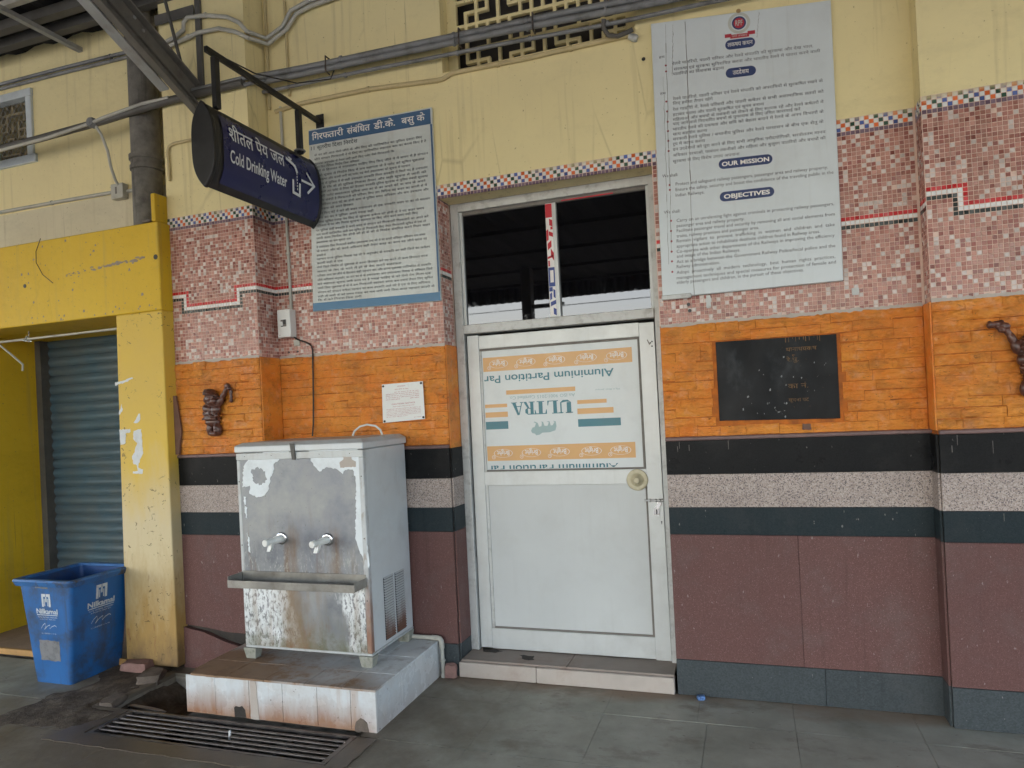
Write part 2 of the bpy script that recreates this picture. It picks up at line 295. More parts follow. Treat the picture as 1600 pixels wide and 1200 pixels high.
M['step_top'] = flat('step_top_stone', (0.30, 0.25, 0.21), 0.65, 0, 0.2, 5, bump=0.15, dirt=0.7, dirtc=(0.17, 0.10, 0.075), dscale=5)
M['iron'] = flat('grimy_iron', (0.15, 0.13, 0.115), 0.36, 0.6, 0.35, 16, bump=0.2, dirt=0.5, dirtc=(0.10, 0.055, 0.035), dscale=12)
M['steel_grey'] = flat('grey_painted_steel', (0.105, 0.10, 0.09), 0.6, 0.1, 0.2, 7, bump=0.15, dirt=0.45, dirtc=(0.04, 0.035, 0.03), dscale=9)
M['steel_pale'] = flat('pale_and_lit_steel', (0.34, 0.35, 0.34), 0.55, 0.1, 0.15, 9, dirt=0.6, dirtc=(0.20, 0.13, 0.08), dscale=7)
M['roof'] = flat('soot_and_shade_roof', (0.009, 0.009, 0.009), 1.0, 0.0, 0.3, 3, dirt=0.5)  # darkened beyond soot: shade under the canopy put into the colour
M['cast'] = flat('old_cast_iron_pipe', (0.16, 0.15, 0.13), 0.75, 0.0, 0.35, 14, bump=0.4, dirt=0.8, dirtc=(0.04, 0.035, 0.032), dscale=6, streak=0.8)
M['pvc'] = flat('dusty_pvc_conduit', (0.47, 0.46, 0.40), 0.5, 0, 0.1, 9, dirt=0.5, dirtc=(0.20, 0.17, 0.13), dscale=6)
M['pvc_grey'] = flat('grey_conduit', (0.21, 0.215, 0.215), 0.5, 0, 0.15, 9, dirt=1.2, dirtc=(0.075, 0.068, 0.06), dscale=6)
M['pvc_dark'] = flat('dark_conduit', (0.10, 0.095, 0.085), 0.55, 0, 0.2, 9, dirt=0.5)
M['pvc_cream'] = flat('painted_over_conduit', (0.55, 0.45, 0.24), 0.55, 0, 0.1, 9, dirt=0.4, dirtc=(0.25, 0.18, 0.09))
M['cable'] = flat('black_cable', (0.02, 0.017, 0.015), 0.5)
M['white_plastic'] = flat('white_plastic', (0.70, 0.71, 0.68), 0.35, 0, 0.04, 9, dirt=0.12)
M['black_plastic'] = flat('black_plastic', (0.012, 0.012, 0.013), 0.45, 0, 0.3, 9, dirt=0.3, dirtc=(0.06, 0.06, 0.06), dscale=10)
M['sign_face'] = flat('navy_sign_face', (0.014, 0.017, 0.085), 0.28, 0, 0.1, 4)
M['sign_white'] = flat('sign_lettering', (0.72, 0.74, 0.76), 0.4, 0, 0.03, 9)
M['board1'] = flat('sun_bleached_board', (0.60, 0.64, 0.615), 0.45, 0, 0.07, 3, dirt=0.35, dirtc=(0.36, 0.32, 0.26), dscale=4, streak=0.3)
M['board1_blue'] = flat('faded_blue_band', (0.055, 0.125, 0.235), 0.45, 0, 0.15, 5, dirt=0.2)
M['board1_low'] = flat('faded_sky_blue_band', (0.075, 0.20, 0.335), 0.45, 0, 0.12, 5, dirt=0.15)
M['board2'] = flat('grey_white_board', (0.63, 0.68, 0.69), 0.4, 0, 0.05, 2, dirt=0.18, dirtc=(0.36, 0.34, 0.30), dscale=3, streak=0.16)
M['ink'] = flat('faded_ink', (0.13, 0.135, 0.145), 0.6, 0, 0.3, 30); M['ink1'] = flat('dark_ink', (0.07, 0.085, 0.09), 0.6, 0, 0.3, 30)
M['ink_red'] = flat('red_ink', (0.40, 0.10, 0.11), 0.6, 0, 0.2, 30); M['navy'] = flat('navy_print', (0.035, 0.055, 0.15), 0.5, 0, 0.15, 20)
M['crest_red'] = flat('crest_red', (0.45, 0.035, 0.055), 0.5); M['crest_gold'] = flat('crest_faded_gold', (0.38, 0.25, 0.11), 0.5); M['crest_pale'] = flat('crest_wreath', (0.52, 0.53, 0.47), 0.5)
M['rivet'] = flat('black_rivet', (0.02, 0.02, 0.02), 0.5)
def chalkboard():
    k = NB('worn_black_board_paint'); p = k.pos()
    col = k.ramp(k.noise(k.scl(p, 5, 5, 3), 1.0, 7, 0.7), [(0.35, (0.004, 0.004, 0.0045)), (0.58, (0.010, 0.0115, 0.013)), (0.78, (0.04, 0.045, 0.048))])
    w = k.mul(k.mr(k.noise(k.scl(p, 26, 26, 20), 1.0, 4, 0.7, 1.2), 0.69, 0.71), k.mr(k.noise(p, 5, 3), 0.48, 0.56)); col = k.mix(k.mul(w, 0.8), col, (0.50, 0.50, 0.48))
    o = k.mul(k.mr(k.noise(k.scl(p, 44, 44, 30), 1.0, 4, 0.7, 1.5), 0.69, 0.72), k.mr(k.sep(p)[0], 1.86, 1.92)); col = k.mix(k.mul(o, 0.8), col, (0.42, 0.20, 0.06))
    return k.fin(col, k.mr(k.noise(p, 4, 5), 0.3, 0.7, 0.3, 0.55), 0, k.bump(k.noise(k.scl(p, 30, 30, 70), 1.0, 4), 0.15, 0.003), 0.15)
M['chalk'] = chalkboard()
M['wood'] = None
k = NB('dark_varnished_wood'); p = k.pos(); f = k.noise(k.scl(p, 30, 30, 8), 1.0, 5, 0.6)
M['wood'] = k.fin(k.ramp(f, [(0.3, (0.045, 0.017, 0.011)), (0.6, (0.11, 0.040, 0.025)), (0.8, (0.19, 0.09, 0.06))]), 0.30, 0, k.bump(f, 0.25, 0.004))
M['plank'] = flat('brown_board', (0.17, 0.085, 0.055), 0.7, 0, 0.2, 12, bump=0.2)
M['bin'] = flat('blue_bin_plastic', (0.015, 0.115, 0.33), 0.45, 0, 0.15, 5, bump=0.08, dirt=1.6, dirtc=(0.04, 0.055, 0.085), dscale=4, streak=0.8)
M['bin_rim'] = flat('scuffed_bin_rim', (0.03, 0.13, 0.34), 0.5, 0, 0.2, 9, bump=0.2, dirt=2.2, dirtc=(0.06, 0.058, 0.062), dscale=7)
M['bin_in'] = flat('bin_inside', (0.012, 0.06, 0.20), 0.5, 0, 0.2, 6, dirt=0.9, dirtc=(0.04, 0.035, 0.035), dscale=8)
M['bin_print'] = flat('bin_print', (0.55, 0.59, 0.60), 0.5, 0, 0.1, 30, dirt=0.9, dirtc=(0.06, 0.2, 0.45), dscale=40)
M['sticker'] = flat('torn_sticker', (0.20, 0.20, 0.20), 0.8, 0, 0.4, 22, dirt=0.8, dirtc=(0.07, 0.05, 0.045), dscale=22, bump=0.3)
k = NB('shutter_paint'); p = k.pos(); f = k.noise(k.scl(p, 2, 2, 9), 1.0, 6, 0.65)
M['shutter'] = k.fin(k.mix(k.mr(k.noise(p, 5, 5), 0.35, 0.7), k.ramp(f, [(0.35, (0.055, 0.11, 0.145)), (0.65, (0.095, 0.16, 0.195))]), (0.11, 0.14, 0.15)), 0.5, 0.2, k.bump(k.noise(p, 50, 3), 0.08, 0.003))
M['paper'] = flat('torn_paper', (0.66, 0.68, 0.68), 0.8, 0, 0.08, 20, bump=0.2, dirt=0.4, dirtc=(0.4, 0.36, 0.25), dscale=18)
M['loose_brick'] = flat('dusty_brick', (0.27, 0.155, 0.13), 0.9, 0, 0.25, 14, bump=0.5, dirt=0.4)
M['rubble'] = flat('rubble', (0.14, 0.11, 0.085), 0.9, 0, 0.35, 14, bump=0.6)
M['wrapper'] = flat('blue_wrapper', (0.10, 0.20, 0.42), 0.3, 0, 0.4, 60, dirt=0.7, dirtc=(0.6, 0.6, 0.6), dscale=50)
M['branch'] = flat('dead_root', (0.055, 0.045, 0.035), 0.9, 0, 0.3, 30, bump=0.6)
M['sill'] = flat('blue_white_frame_paint', (0.57, 0.62, 0.63), 0.5, 0, 0.08, 9, dirt=0.4, dirtc=(0.2, 0.19, 0.17), dscale=7)
M['lattice_dirty'] = flat('grimy_lattice', (0.30, 0.24, 0.13), 0.8, 0, 0.25, 12, bump=0.3, dirt=0.5)
M['train'] = flat('weathered_blue_paint', (0.06, 0.10, 0.16), 0.5)
M['chalk_white'] = flat('chalky_smear', (0.26, 0.27, 0.27), 0.8, 0, 0.5, 40, dirt=1.2, dirtc=(0.03, 0.03, 0.03), dscale=30)
M['chalk_ochre'] = flat('worn_ochre_lettering', (0.17, 0.095, 0.035), 0.8, 0, 0.4, 40, dirt=1.8, dirtc=(0.012, 0.012, 0.013), dscale=26)

def dirt_mat():
    k = NB('trodden_dirt'); p = k.pos(); f = k.noise(p, 7, 8, 0.7)
    col = k.ramp(f, [(0.3, (0.035, 0.027, 0.020)), (0.5, (0.095, 0.074, 0.054)), (0.72, (0.22, 0.18, 0.135))])
    return k.fin(col, 0.85, 0, k.bump(k.noise(p, 45, 6, 0.7), 0.6, 0.012), 0.3)
M['dirt'] = dirt_mat()
M['wet_cement'] = flat('wet_brown_cement', (0.115, 0.088, 0.062), 0.4, 0, 0.3, 7, bump=0.2, dirt=0.6, dirtc=(0.05, 0.038, 0.028), dscale=5)
M['threshold'] = flat('brown_threshold_stone', (0.34, 0.235, 0.16), 0.7, 0, 0.2, 6, bump=0.15, dirt=0.5)
M['nosing'] = flat('ochre_nosing', (0.42, 0.235, 0.075), 0.7, 0, 0.2, 12, dirt=0.4)
def trim_mat():
    k = NB('rust_streaked_trim'); p = k.pos(); z = k.sep(p)[2]
    col = k.mix(k.mr(k.noise(p, 9, 6, 0.65), 0.35, 0.7), (0.46, 0.48, 0.475), (0.60, 0.62, 0.61))
    zz = k.ma('ADD', z, k.mul(k.ma('SUBTRACT', k.noise(k.scl(p, 18, 18, 5), 1.0, 6, 0.7), 0.5), 0.8)); f = k.mr(zz, 0.85, 0.35)
    col = k.mix(k.mul(f, 0.85), col, (0.24, 0.085, 0.028)); g = k.mr(k.noise(k.scl(p, 40, 40, 14), 1.0, 4), 0.56, 0.62); col = k.mix(k.mul(g, 0.5), col, (0.30, 0.22, 0.15))
    return k.fin(col, 0.55, 0.1, k.bump(k.noise(p, 60, 4), 0.2, 0.003))
M['c_trim'] = trim_mat()
M['brace'] = flat('weathered_grey_steel', (0.17, 0.16, 0.14), 0.6, 0.1, 0.25, 7, bump=0.2, dirt=0.9, dirtc=(0.07, 0.06, 0.05), dscale=7)

# ------------------------------------------------------------------ mesh helpers
class MB:
    def __init__(s): s.v = []; s.f = []; s.m = []
    def face(s, pts, m=0):
        b = len(s.v); s.v += [tuple(p) for p in pts]; s.f.append(tuple(range(b, b + len(pts)))); s.m.append(m)
    def box(s, x0, x1, y0, y1, z0, z1, m=0):
        b = len(s.v)
        s.v += [(x0, y0, z0), (x1, y0, z0), (x1, y1, z0), (x0, y1, z0), (x0, y0, z1), (x1, y0, z1), (x1, y1, z1), (x0, y1, z1)]
        for q in ((0, 3, 2, 1), (4, 5, 6, 7), (0, 1, 5, 4), (1, 2, 6, 5), (2, 3, 7, 6), (3, 0, 4, 7)):
            s.f.append(tuple(b + i for i in q)); s.m.append(m)
    def hexa(s, p, m=0):
        """8 corners: bottom ring (4) then top ring (4)"""
        b = len(s.v); s.v += [tuple(q) for q in p]
        for q in ((0, 3, 2, 1), (4, 5, 6, 7), (0, 1, 5, 4), (1, 2, 6, 5), (2, 3, 7, 6), (3, 0, 4, 7)):
            s.f.append(tuple(b + i for i in q)); s.m.append(m)
    def tube(s, pts, r, seg=10, m=0, caps=True, rfun=None):
        pts = [Vector(p) for p in pts]; n = len(pts); rings = []
        up = Vector((0, 0, 1)); prev = None
        for i, p in enumerate(pts):
            t = (pts[min(i + 1, n - 1)] - pts[max(i - 1, 0)]).normalized()
            if prev is None:
                a = up if abs(t.dot(up)) < 0.9 else Vector((1, 0, 0)); u = t.cross(a).normalized()
            else: u = (prev - t * prev.dot(t)).normalized()
            prev = u; w = t.cross(u); rr = rfun(i / (n - 1)) * r if rfun else r
            b = len(s.v); rings.append(b)
            for j in range(seg):
                a = 2 * math.pi * j / seg; s.v.append(tuple(p + (u * math.cos(a) + w * math.sin(a)) * rr))
        for i in range(n - 1):
            for j in range(seg):
                k2 = (j + 1) % seg; s.f.append((rings[i] + j, rings[i] + k2, rings[i + 1] + k2, rings[i + 1] + j)); s.m.append(m)
        if caps:
            s.f.append(tuple(rings[0] + j for j in reversed(range(seg)))); s.m.append(m)
            s.f.append(tuple(rings[-1] + j for j in range(seg))); s.m.append(m)
    def lathe(s, c, axis, prof, seg=24, m=0):
        """prof: list of (distance along axis, radius)"""
        c = Vector(c); t = Vector(axis).normalized(); a = Vector((0, 0, 1)) if abs(t.z) < 0.9 else Vector((1, 0, 0))
        u = t.cross(a).normalized(); w = t.cross(u); rings = []
        for d, r in prof:
            b = len(s.v); rings.append(b)
            for j in range(seg):
                q = 2 * math.pi * j / seg; s.v.append(tuple(c + t * d + (u * math.cos(q) + w * math.sin(q)) * r))
        for i in range(len(prof) - 1):
            for j in range(seg):
                k2 = (j + 1) % seg; s.f.append((rings[i] + j, rings[i] + k2, rings[i + 1] + k2, rings[i + 1] + j)); s.m.append(m)
        s.f.append(tuple(rings[0] + j for j in reversed(range(seg)))); s.m.append(m)
        s.f.append(tuple(rings[-1] + j for j in range(seg))); s.m.append(m)
    def prism(s, poly, fn, d0, d1, m=0):
        """poly: 2-D outline, fn(a, b, d) -> 3-D point; closed slab between depth d0 and d1"""
        n = len(poly); b = len(s.v)
        s.v += [tuple(fn(a, c, d0)) for a, c in poly] + [tuple(fn(a, c, d1)) for a, c in poly]
        s.f.append(tuple(b + i for i in range(n))); s.m.append(m)
        s.f.append(tuple(b + n + i for i in reversed(range(n)))); s.m.append(m)
        for i in range(n):
            j = (i + 1) % n; s.f.append((b + i, b + n + i, b + n + j, b + j)); s.m.append(m)
    def build(s, name, mats, parent=None, smooth=False, bevel=0.0, seg=1, wloc=None):
        me = bpy.data.meshes.new(name); me.from_pydata(s.v, [], s.f)
        for x in (mats if isinstance(mats, (list, tuple)) else [mats]): me.materials.append(M[x] if isinstance(x, str) else x)
        if len(me.materials) > 1: me.polygons.foreach_set('material_index', s.m)
        bm = bmesh.new(); bm.from_mesh(me); bmesh.ops.recalc_face_normals(bm, faces=bm.faces); bm.to_mesh(me); bm.free()
        if smooth: me.polygons.foreach_set('use_smooth', [True] * len(me.polygons)); me.set_sharp_from_angle(angle=math.radians(40))
        me.update()
        o = link(name, me, parent)
        if bevel:
            bv = o.modifiers.new('bevel', 'BEVEL'); bv.width = bevel; bv.segments = seg; bv.limit_method = 'ANGLE'; bv.angle_limit = math.radians(40)
        return o

def wpos(o):
    return Vector(o.get('_w', (0, 0, 0))) if o else Vector((0, 0, 0))
def link(name, data, parent=None, loc=None):
    o = bpy.data.objects.new(name, data); COL.objects.link(o)
    if parent is not None:
        o.parent = parent
        if parent.type == 'EMPTY': o.matrix_parent_inverse = Matrix.Translation(-parent.location)
    if loc is not None: o.location = loc
    return o
def thing(name, label, cat, loc, group=None):
    o = bpy.data.objects.new(name, None); COL.objects.link(o); o.empty_display_size = 0.1; o.location = loc
    return tag(o, label, cat, group)
def tag(o, label, cat, group=None):
    o['label'] = label; o['category'] = cat
    if group: o['group'] = group
    return o
def kind(o, k): o['kind'] = k; return o

def solid(name, xs, zs, fill, y0, y1, mats, parent, mfun=None, axis='Y'):
    """slab cut out of a grid: xs, zs grid lines; fill(i, j) says whether the cell is solid"""
    mb = MB(); nx, nz = len(xs) - 1, len(zs) - 1
    F = [[bool(fill(i, j)) for j in range(nz)] for i in range(nx)]; idx = {}
    def P(x, y, z): return (x, y, z) if axis == 'Y' else (x, z, y)
    def vid(i, j, d):
        key = (i, j, d)
        if key not in idx: idx[key] = len(mb.v); mb.v.append(P(xs[i], (y0, y1)[d], zs[j]))
        return idx[key]
    for i in range(nx):
        for j in range(nz):
            if not F[i][j]: continue
            m = mfun(i, j) if mfun else 0
            def q(*a): mb.f.append(tuple(vid(*t) for t in a)); mb.m.append(m)
            q((i, j, 0), (i + 1, j, 0), (i + 1, j + 1, 0), (i, j + 1, 0)); q((i, j, 1), (i, j + 1, 1), (i + 1, j + 1, 1), (i + 1, j, 1))
            if i == 0 or not F[i - 1][j]: q((i, j, 0), (i, j + 1, 0), (i, j + 1, 1), (i, j, 1))
            if i == nx - 1 or not F[i + 1][j]: q((i + 1, j, 0), (i + 1, j, 1), (i + 1, j + 1, 1), (i + 1, j + 1, 0))
            if j == 0 or not F[i][j - 1]: q((i, j, 0), (i, j, 1), (i + 1, j, 1), (i + 1, j, 0))
            if j == nz - 1 or not F[i][j + 1]: q((i, j + 1, 0), (i + 1, j + 1, 0), (i + 1, j + 1, 1), (i, j + 1, 1))
    return mb.build(name, mats, parent)

def jag(poly, amp, step, seed=1):
    """roughen a closed outline"""
    r = random.Random(seed); out = []
    for (a, b), (c, d) in zip(poly, poly[1:] + poly[:1]):
        L = math.hypot(c - a, d - b); n = max(1, int(L / step))
        for i in range(n):
            t = i / n; w = amp if i else amp * 0.4
            out.append((a + (c - a) * t + r.uniform(-w, w), b + (d - b) * t + r.uniform(-w, w)))
    return out

# text -> mesh.  Devanagari is given in reading order; the short i is moved in front of its consonant because the font is not shaped
def dev(t):
    out = []
    for ch in t:
        if ch == '\u094d': continue
        if ch == '\u093f' and out:
            i = len(out) - 1; out.insert(i, ch)
        else: out.append(ch)
    return ''.join(out)
_tc = {}
def glyphs(body, bold=0.0, res=2):
    """2-D vertices and faces of a line of text, cap height about 0.7, starting at x = 0"""
    key = (body, bold, res)
    if key in _tc: return _tc[key]
    c = bpy.data.curves.new('text', 'FONT'); c.body = body; c.size = 1.0; c.offset = bold; c.resolution_u = res; c.fill_mode = 'FRONT'
    o = bpy.data.objects.new('text', c); COL.objects.link(o)
    dg = bpy.context.evaluated_depsgraph_get(); dg.update()
    me = bpy.data.meshes.new_from_object(o.evaluated_get(dg))
    v = [(p.co.x, p.co.y) for p in me.vertices]; f = [tuple(p.vertices) for p in me.polygons]
    bpy.data.objects.remove(o); bpy.data.curves.remove(c); bpy.data.meshes.remove(me)
    _tc[key] = (v, f); return v, f
def put_text(mb, body, fn, x, y, h, width=None, align='L', bold=0.0, m=0, flip=False, slope=0.0, res=2, clip=None):
    """place text: baseline start (x, y), nominal height h (cap), optional exact width; fn(a, b) -> 3-D"""
    v, f = glyphs(body, bold, res)
    if not v: return
    x0 = min(p[0] for p in v); x1 = max(p[0] for p in v); sy = h / 0.7
    sx = (width / (x1 - x0)) if width else sy
    w = (x1 - x0) * sx; off = {'L': 0, 'C': -w / 2, 'R': -w}[align]
    b = len(mb.v)
    for px, py in v:
        a = off + (px - x0) * sx; c = py * sy + slope * a
        if flip: a, c = -a, -c
        c2 = y + c
        if clip is not None: c2 = max(c2, clip)
        mb.v.append(tuple(fn(x + a, c2)))
    for q in f: mb.f.append(tuple(b + i for i in q)); mb.m.append(m)

# ------------------------------------------------------------------ levels of the wall
P = 0.022                                   # mosaic pitch
SKT, B2B, B2T, B1B, B1T, TB, PB = 0.1985, 0.893, 1.0435, 1.2258, 1.412, 2.057, 2.9598
TOPB = PB + 4 * P                           # top of the mosaic border
LPX0, LPX1, LPY = -1.975, -1.2743, -0.198   # left pilaster
RPX0, RPX1, RPY = 2.588, 5.2, -0.128        # right pilaster
DX0, DX1, DTOP = -0.0435, 1.277, 2.970      # door opening
ROOFZ = 4.62

# ================================================================== SETTING : ground
gx = [-60, -3.2, -1.95, -1.76, -1.40, -0.245, 0.3, 60]; gy = [-11.5, -1.145, -0.845, -0.33, 3.0]
fl = solid('platform_floor', gx, gy, lambda i, j: not ((3 <= i <= 4 and j == 1) or (2 <= i <= 3 and j == 2) or (i == 2 and j == 1)), -0.20, -0.022, ['floor_joint'], None, axis='Z')
kind(fl, 'structure')
mb = MB(); mb.box(-400, 400, -700, -11.5, -1.6, -1.1); kind(mb.build('track_bed', 'ground_far'), 'structure')
mb = MB(); mb.box(-60, 60, -11.5, -2.35, -0.0215, -0.004); kind(mb.build('platform_paving', 'ground_far'), 'structure')
mb = MB(); mb.box(-1.99, -0.20, -1.19, -0.29, -0.26, -0.19); kind(mb.build('drain_pit', 'mud'), 'structure')
# paving stones, each its own piece
cuts = {0: [-6.0, -5.1, -4.2, -3.2, -2.55, -1.95, -1.40, -0.245, 0.35, 0.92, 1.40, 1.87, 2.43, 3.05, 3.7, 4.4]}
rows = [(-0.33, -0.004), (-0.845, -0.335), (-1.145, -0.85), (-1.75, -1.15), (-2.345, -1.755)]
rr = random.Random(3)
for ri, (ya, yb) in enumerate(rows):
    xs = [-6.0, -5.2, -4.3, -3.2, -2.55, -1.95] + ([-1.76] if ri in (2,) else []) + ([-1.40] if ri < 2 else []) + [-0.245, 0.35, 0.92, 1.40 + 0.05 * ri, 1.87, 2.43, 3.05, 3.7, 4.4]
    if ri >= 3: xs = [-6.0, -5.2, -4.4, -3.6, -2.9, -2.2, -1.5, -0.85, -0.2, 0.36, 0.94, 1.47, 1.9, 2.5, 3.1, 3.7, 4.4]
    for xa, xb in zip(xs, xs[1:]):
        if ri == 1 and xa >= -1.96 and xb <= -1.39: continue
        if ri == 2 and xa >= -1.77 and xb <= -0.24: continue
        if ri < 2 and xa >= -1.41 and xb <= -0.24: continue
        if ri == 0 and xb < -2.0: continue
        g = 0.0007; t = [rr.uniform(-0.0012, 0.0012) for _ in range(4)]; mb = MB()
        mb.hexa([(xa + g, ya + g, -0.03), (xb - g, ya + g, -0.03), (xb - g, yb - g, -0.03), (xa + g, yb - g, -0.03),
                 (xa + g, ya + g, t[0]), (xb - g, ya + g, t[1]), (xb - g, yb - g, t[2]), (xa + g, yb - g, t[3])])
        o = mb.build('paving_stone', 'floor', fl)
# ================================================================== STATION BUILDING
bld = thing('station_building', 'station building wall with cream plaster, pink mosaic, orange stone and dark granite bands', 'building', (0, 0, 0))
xs = [-9.0, -4.10, -3.92, -3.47, -2.36, DX0, 0.03, 1.222, DX1, 7.0]; zs = [0, SKT, B1T, TB, 2.44, DTOP, TOPB, 3.735, 3.77, 4.30, 4.56, 6.0]
def wf(i, j):
    x = (xs[i] + xs[i + 1]) / 2; z = (zs[j] + zs[j + 1]) / 2
    if DX0 < x < DX1 and z < DTOP: return False
    if 0.03 < x < 1.222 and 3.735 < z < 4.56: return False
    if -3.92 < x < -3.47 and 3.77 < z < 4.30: return False
    if -4.10 < x < -2.36 and z < 2.44: return False
    return True
def wm(i, j):
    z = (zs[j] + zs[j + 1]) / 2; x = (xs[i] + xs[i + 1]) / 2
    if x < -1.98: return 0
    return 0 if z > TOPB else (1 if z > TB else (2 if z > B1T else 3))
main = solid('main_wall', xs, zs, wf, 0.0, 0.30, ['cream', 'grout', 'joint', 'mud'], bld, wm)
def pil(x0, x1, y0):
    zz = [0, B1T, TB, TOPB, 6.0]
    return solid('pilaster', [x0, x1], zz, lambda i, j: True, y0, 0.002, ['joint', 'grout', 'cream', 'mud'], bld, lambda i, j: (3, 0, 1, 2)[j])
pl = pil(LPX0, LPX1, LPY); pr = pil(RPX0, RPX1, RPY)
# pale whitewashed strip of the left wall, under the low conduit
mb = MB(); mb.box(-6.0, -2.13, -0.004, 0.0005, 3.0, 3.37); mb.build('whitewash_patch', 'cream_pale', main)
# unlit rooms behind the openings
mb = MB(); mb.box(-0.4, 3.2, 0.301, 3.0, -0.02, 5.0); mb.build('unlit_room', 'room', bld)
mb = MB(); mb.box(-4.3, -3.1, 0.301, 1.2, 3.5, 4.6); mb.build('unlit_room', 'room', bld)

# mosaic -------------------------------------------------------------
TM = ['t_pink', 't_rose', 't_dark', 't_white', 't_red', 't_clean', 't_black', 't_green', 't_blue', 't_orange', 't_purple']
rt = random.Random(11)
def stripe_level(x):
    """height (in rows above TB) of the tricolour stripe's red row at wall coordinate x; None if absent"""
    return None
NR = 41
def mosaic_panel(parent, org, u, nrm, cols, stripe, seed, c0=0, skip=None):
    """org: lower left corner on the face, u: direction along the face, nrm: outward; stripe(c) -> (row of red, riser?)"""
    r = random.Random(seed); mb = MB(); u = Vector(u); nrm = Vector(nrm); org = Vector(org); z = Vector((0, 0, 1)); h = 0.0019; s = 0.0193
    kindmap = {}
    for c in range(cols):
        a = stripe(c); b = stripe(c + 1) if c + 1 < cols else a; pv = stripe(c - 1) if c else a
        for k2, off in ((4, 0), (5, -1), (6, -2)): kindmap[(c, a + off)] = k2
    for c in range(cols - 1):                 # risers where the stripe steps
        a, b = stripe(c), stripe(c + 1)
        if a > b: c1, c2, c3, lo, hi = c, c - 1, c - 2, b, a
        elif b > a: c1, c2, c3, lo, hi = c + 1, c + 2, c + 3, a, b
        else: continue
        for rw in range(lo, hi + 1): kindmap[(c1, rw)] = 4
        for rw in range(lo - 1, hi): kindmap[(c2, rw)] = 5
        for rw in range(lo - 2, hi - 1): kindmap[(c3, rw)] = 6
        kindmap[(c1, lo - 1)] = 5; kindmap[(c1, lo - 2)] = 6; kindmap[(c2, lo - 2)] = 6
    for c in range(cols):
        for rw in range(NR + 4):
            if skip and skip(c, rw): continue
            if rw == NR: k2 = 10
            elif rw > NR:
                e = (c + c0) + (rw - NR - 1); k2 = 5 if e % 2 else (9, 7, 8)[(e // 2) % 3]
            else:
                q = r.random(); k2 = kindmap.get((c, rw)) or (3 if q < 0.16 else 0 if q < 0.60 else 1 if q < 0.86 else 2)
            if rw < 1 and r.random() < 0.18: continue
            if r.random() < 0.004 and k2 < 4: continue
            hh = h + r.uniform(-0.0008, 0.0006); p0 = org + u * (c * P + 0.00125) + z * (rw * P + 0.00125); b = len(mb.v)
            q4 = [p0, p0 + u * s, p0 + u * s + z * s, p0 + z * s]; mb.v += [tuple(x) for x in q4]
            i2 = 0.0009; ta, tb_ = r.uniform(-0.0005, 0.0005), r.uniform(-0.0005, 0.0005); q5 = [p0 + (u + z) * i2 + nrm * (hh - ta - tb_), p0 + u * (s - i2) + z * i2 + nrm * (hh + ta - tb_), p0 + (u + z) * (s - i2) + nrm * (hh + ta + tb_), p0 + u * i2 + z * (s - i2) + nrm * (hh - ta + tb_)]
            mb.v += [tuple(x) for x in q5]
            for fq in ((4, 5, 6, 7), (0, 1, 5, 4), (1, 2, 6, 5), (2, 3, 7, 6), (3, 0, 4, 7)): mb.f.append(tuple(b + i for i in fq)); mb.m.append(k2)
    me = bpy.data.meshes.new('mosaic_tiles'); me.from_pydata(mb.v, [], mb.f)
    for x in TM: me.materials.append(M[x])
    me.polygons.foreach_set('material_index', mb.m); me.update()
    o = link('mosaic_tiles', me, parent); kind(o, 'stuff'); return o
ZT = TB + 0.0005
# left pilaster: stripe steps down and up again
mosaic_panel(pl, (LPX1 - 32 * P, LPY, ZT), (1, 0, 0), (0, -1, 0), 32, lambda c: 21 if c < 7 else (17 if c < 24 else 21), 21)
mosaic_panel(pl, (LPX1, LPY + 0.002, ZT), (0, 1, 0), (1, 0, 0), 9, lambda c: 21, 22, 31)
nc = int((DX0 - LPX1) / P) + 1
mosaic_panel(main, (DX0 - nc * P, 0, ZT), (1, 0, 0), (0, -1, 0), nc, lambda c: 21, 23, 1)
mosaic_panel(main, (DX0, 0.001, ZT), (0, 1, 0), (1, 0, 0), 7, lambda c: 21, 24)
# border over the door lintel
mosaic_panel(main, (DX0, 0, ZT), (1, 0, 0), (0, -1, 0), 60, lambda c: 21, 25, 3, lambda c, rw: rw < NR)
nc = int((RPX0 - DX1) / P)
mosaic_panel(main, (DX1 + 0.004, 0, ZT), (1, 0, 0), (0, -1, 0), nc, lambda c: 21, 26, 3)
mosaic_panel(pr, (RPX0, RPY + 0.001, ZT), (0, 1, 0), (-1, 0, 0), 5, lambda c: 22, 27)
mosaic_panel(pr, (RPX0 + 0.002, RPY, ZT), (1, 0, 0), (0, -1, 0), 34, lambda c: 24 if c < 8 else 20, 28, 5)

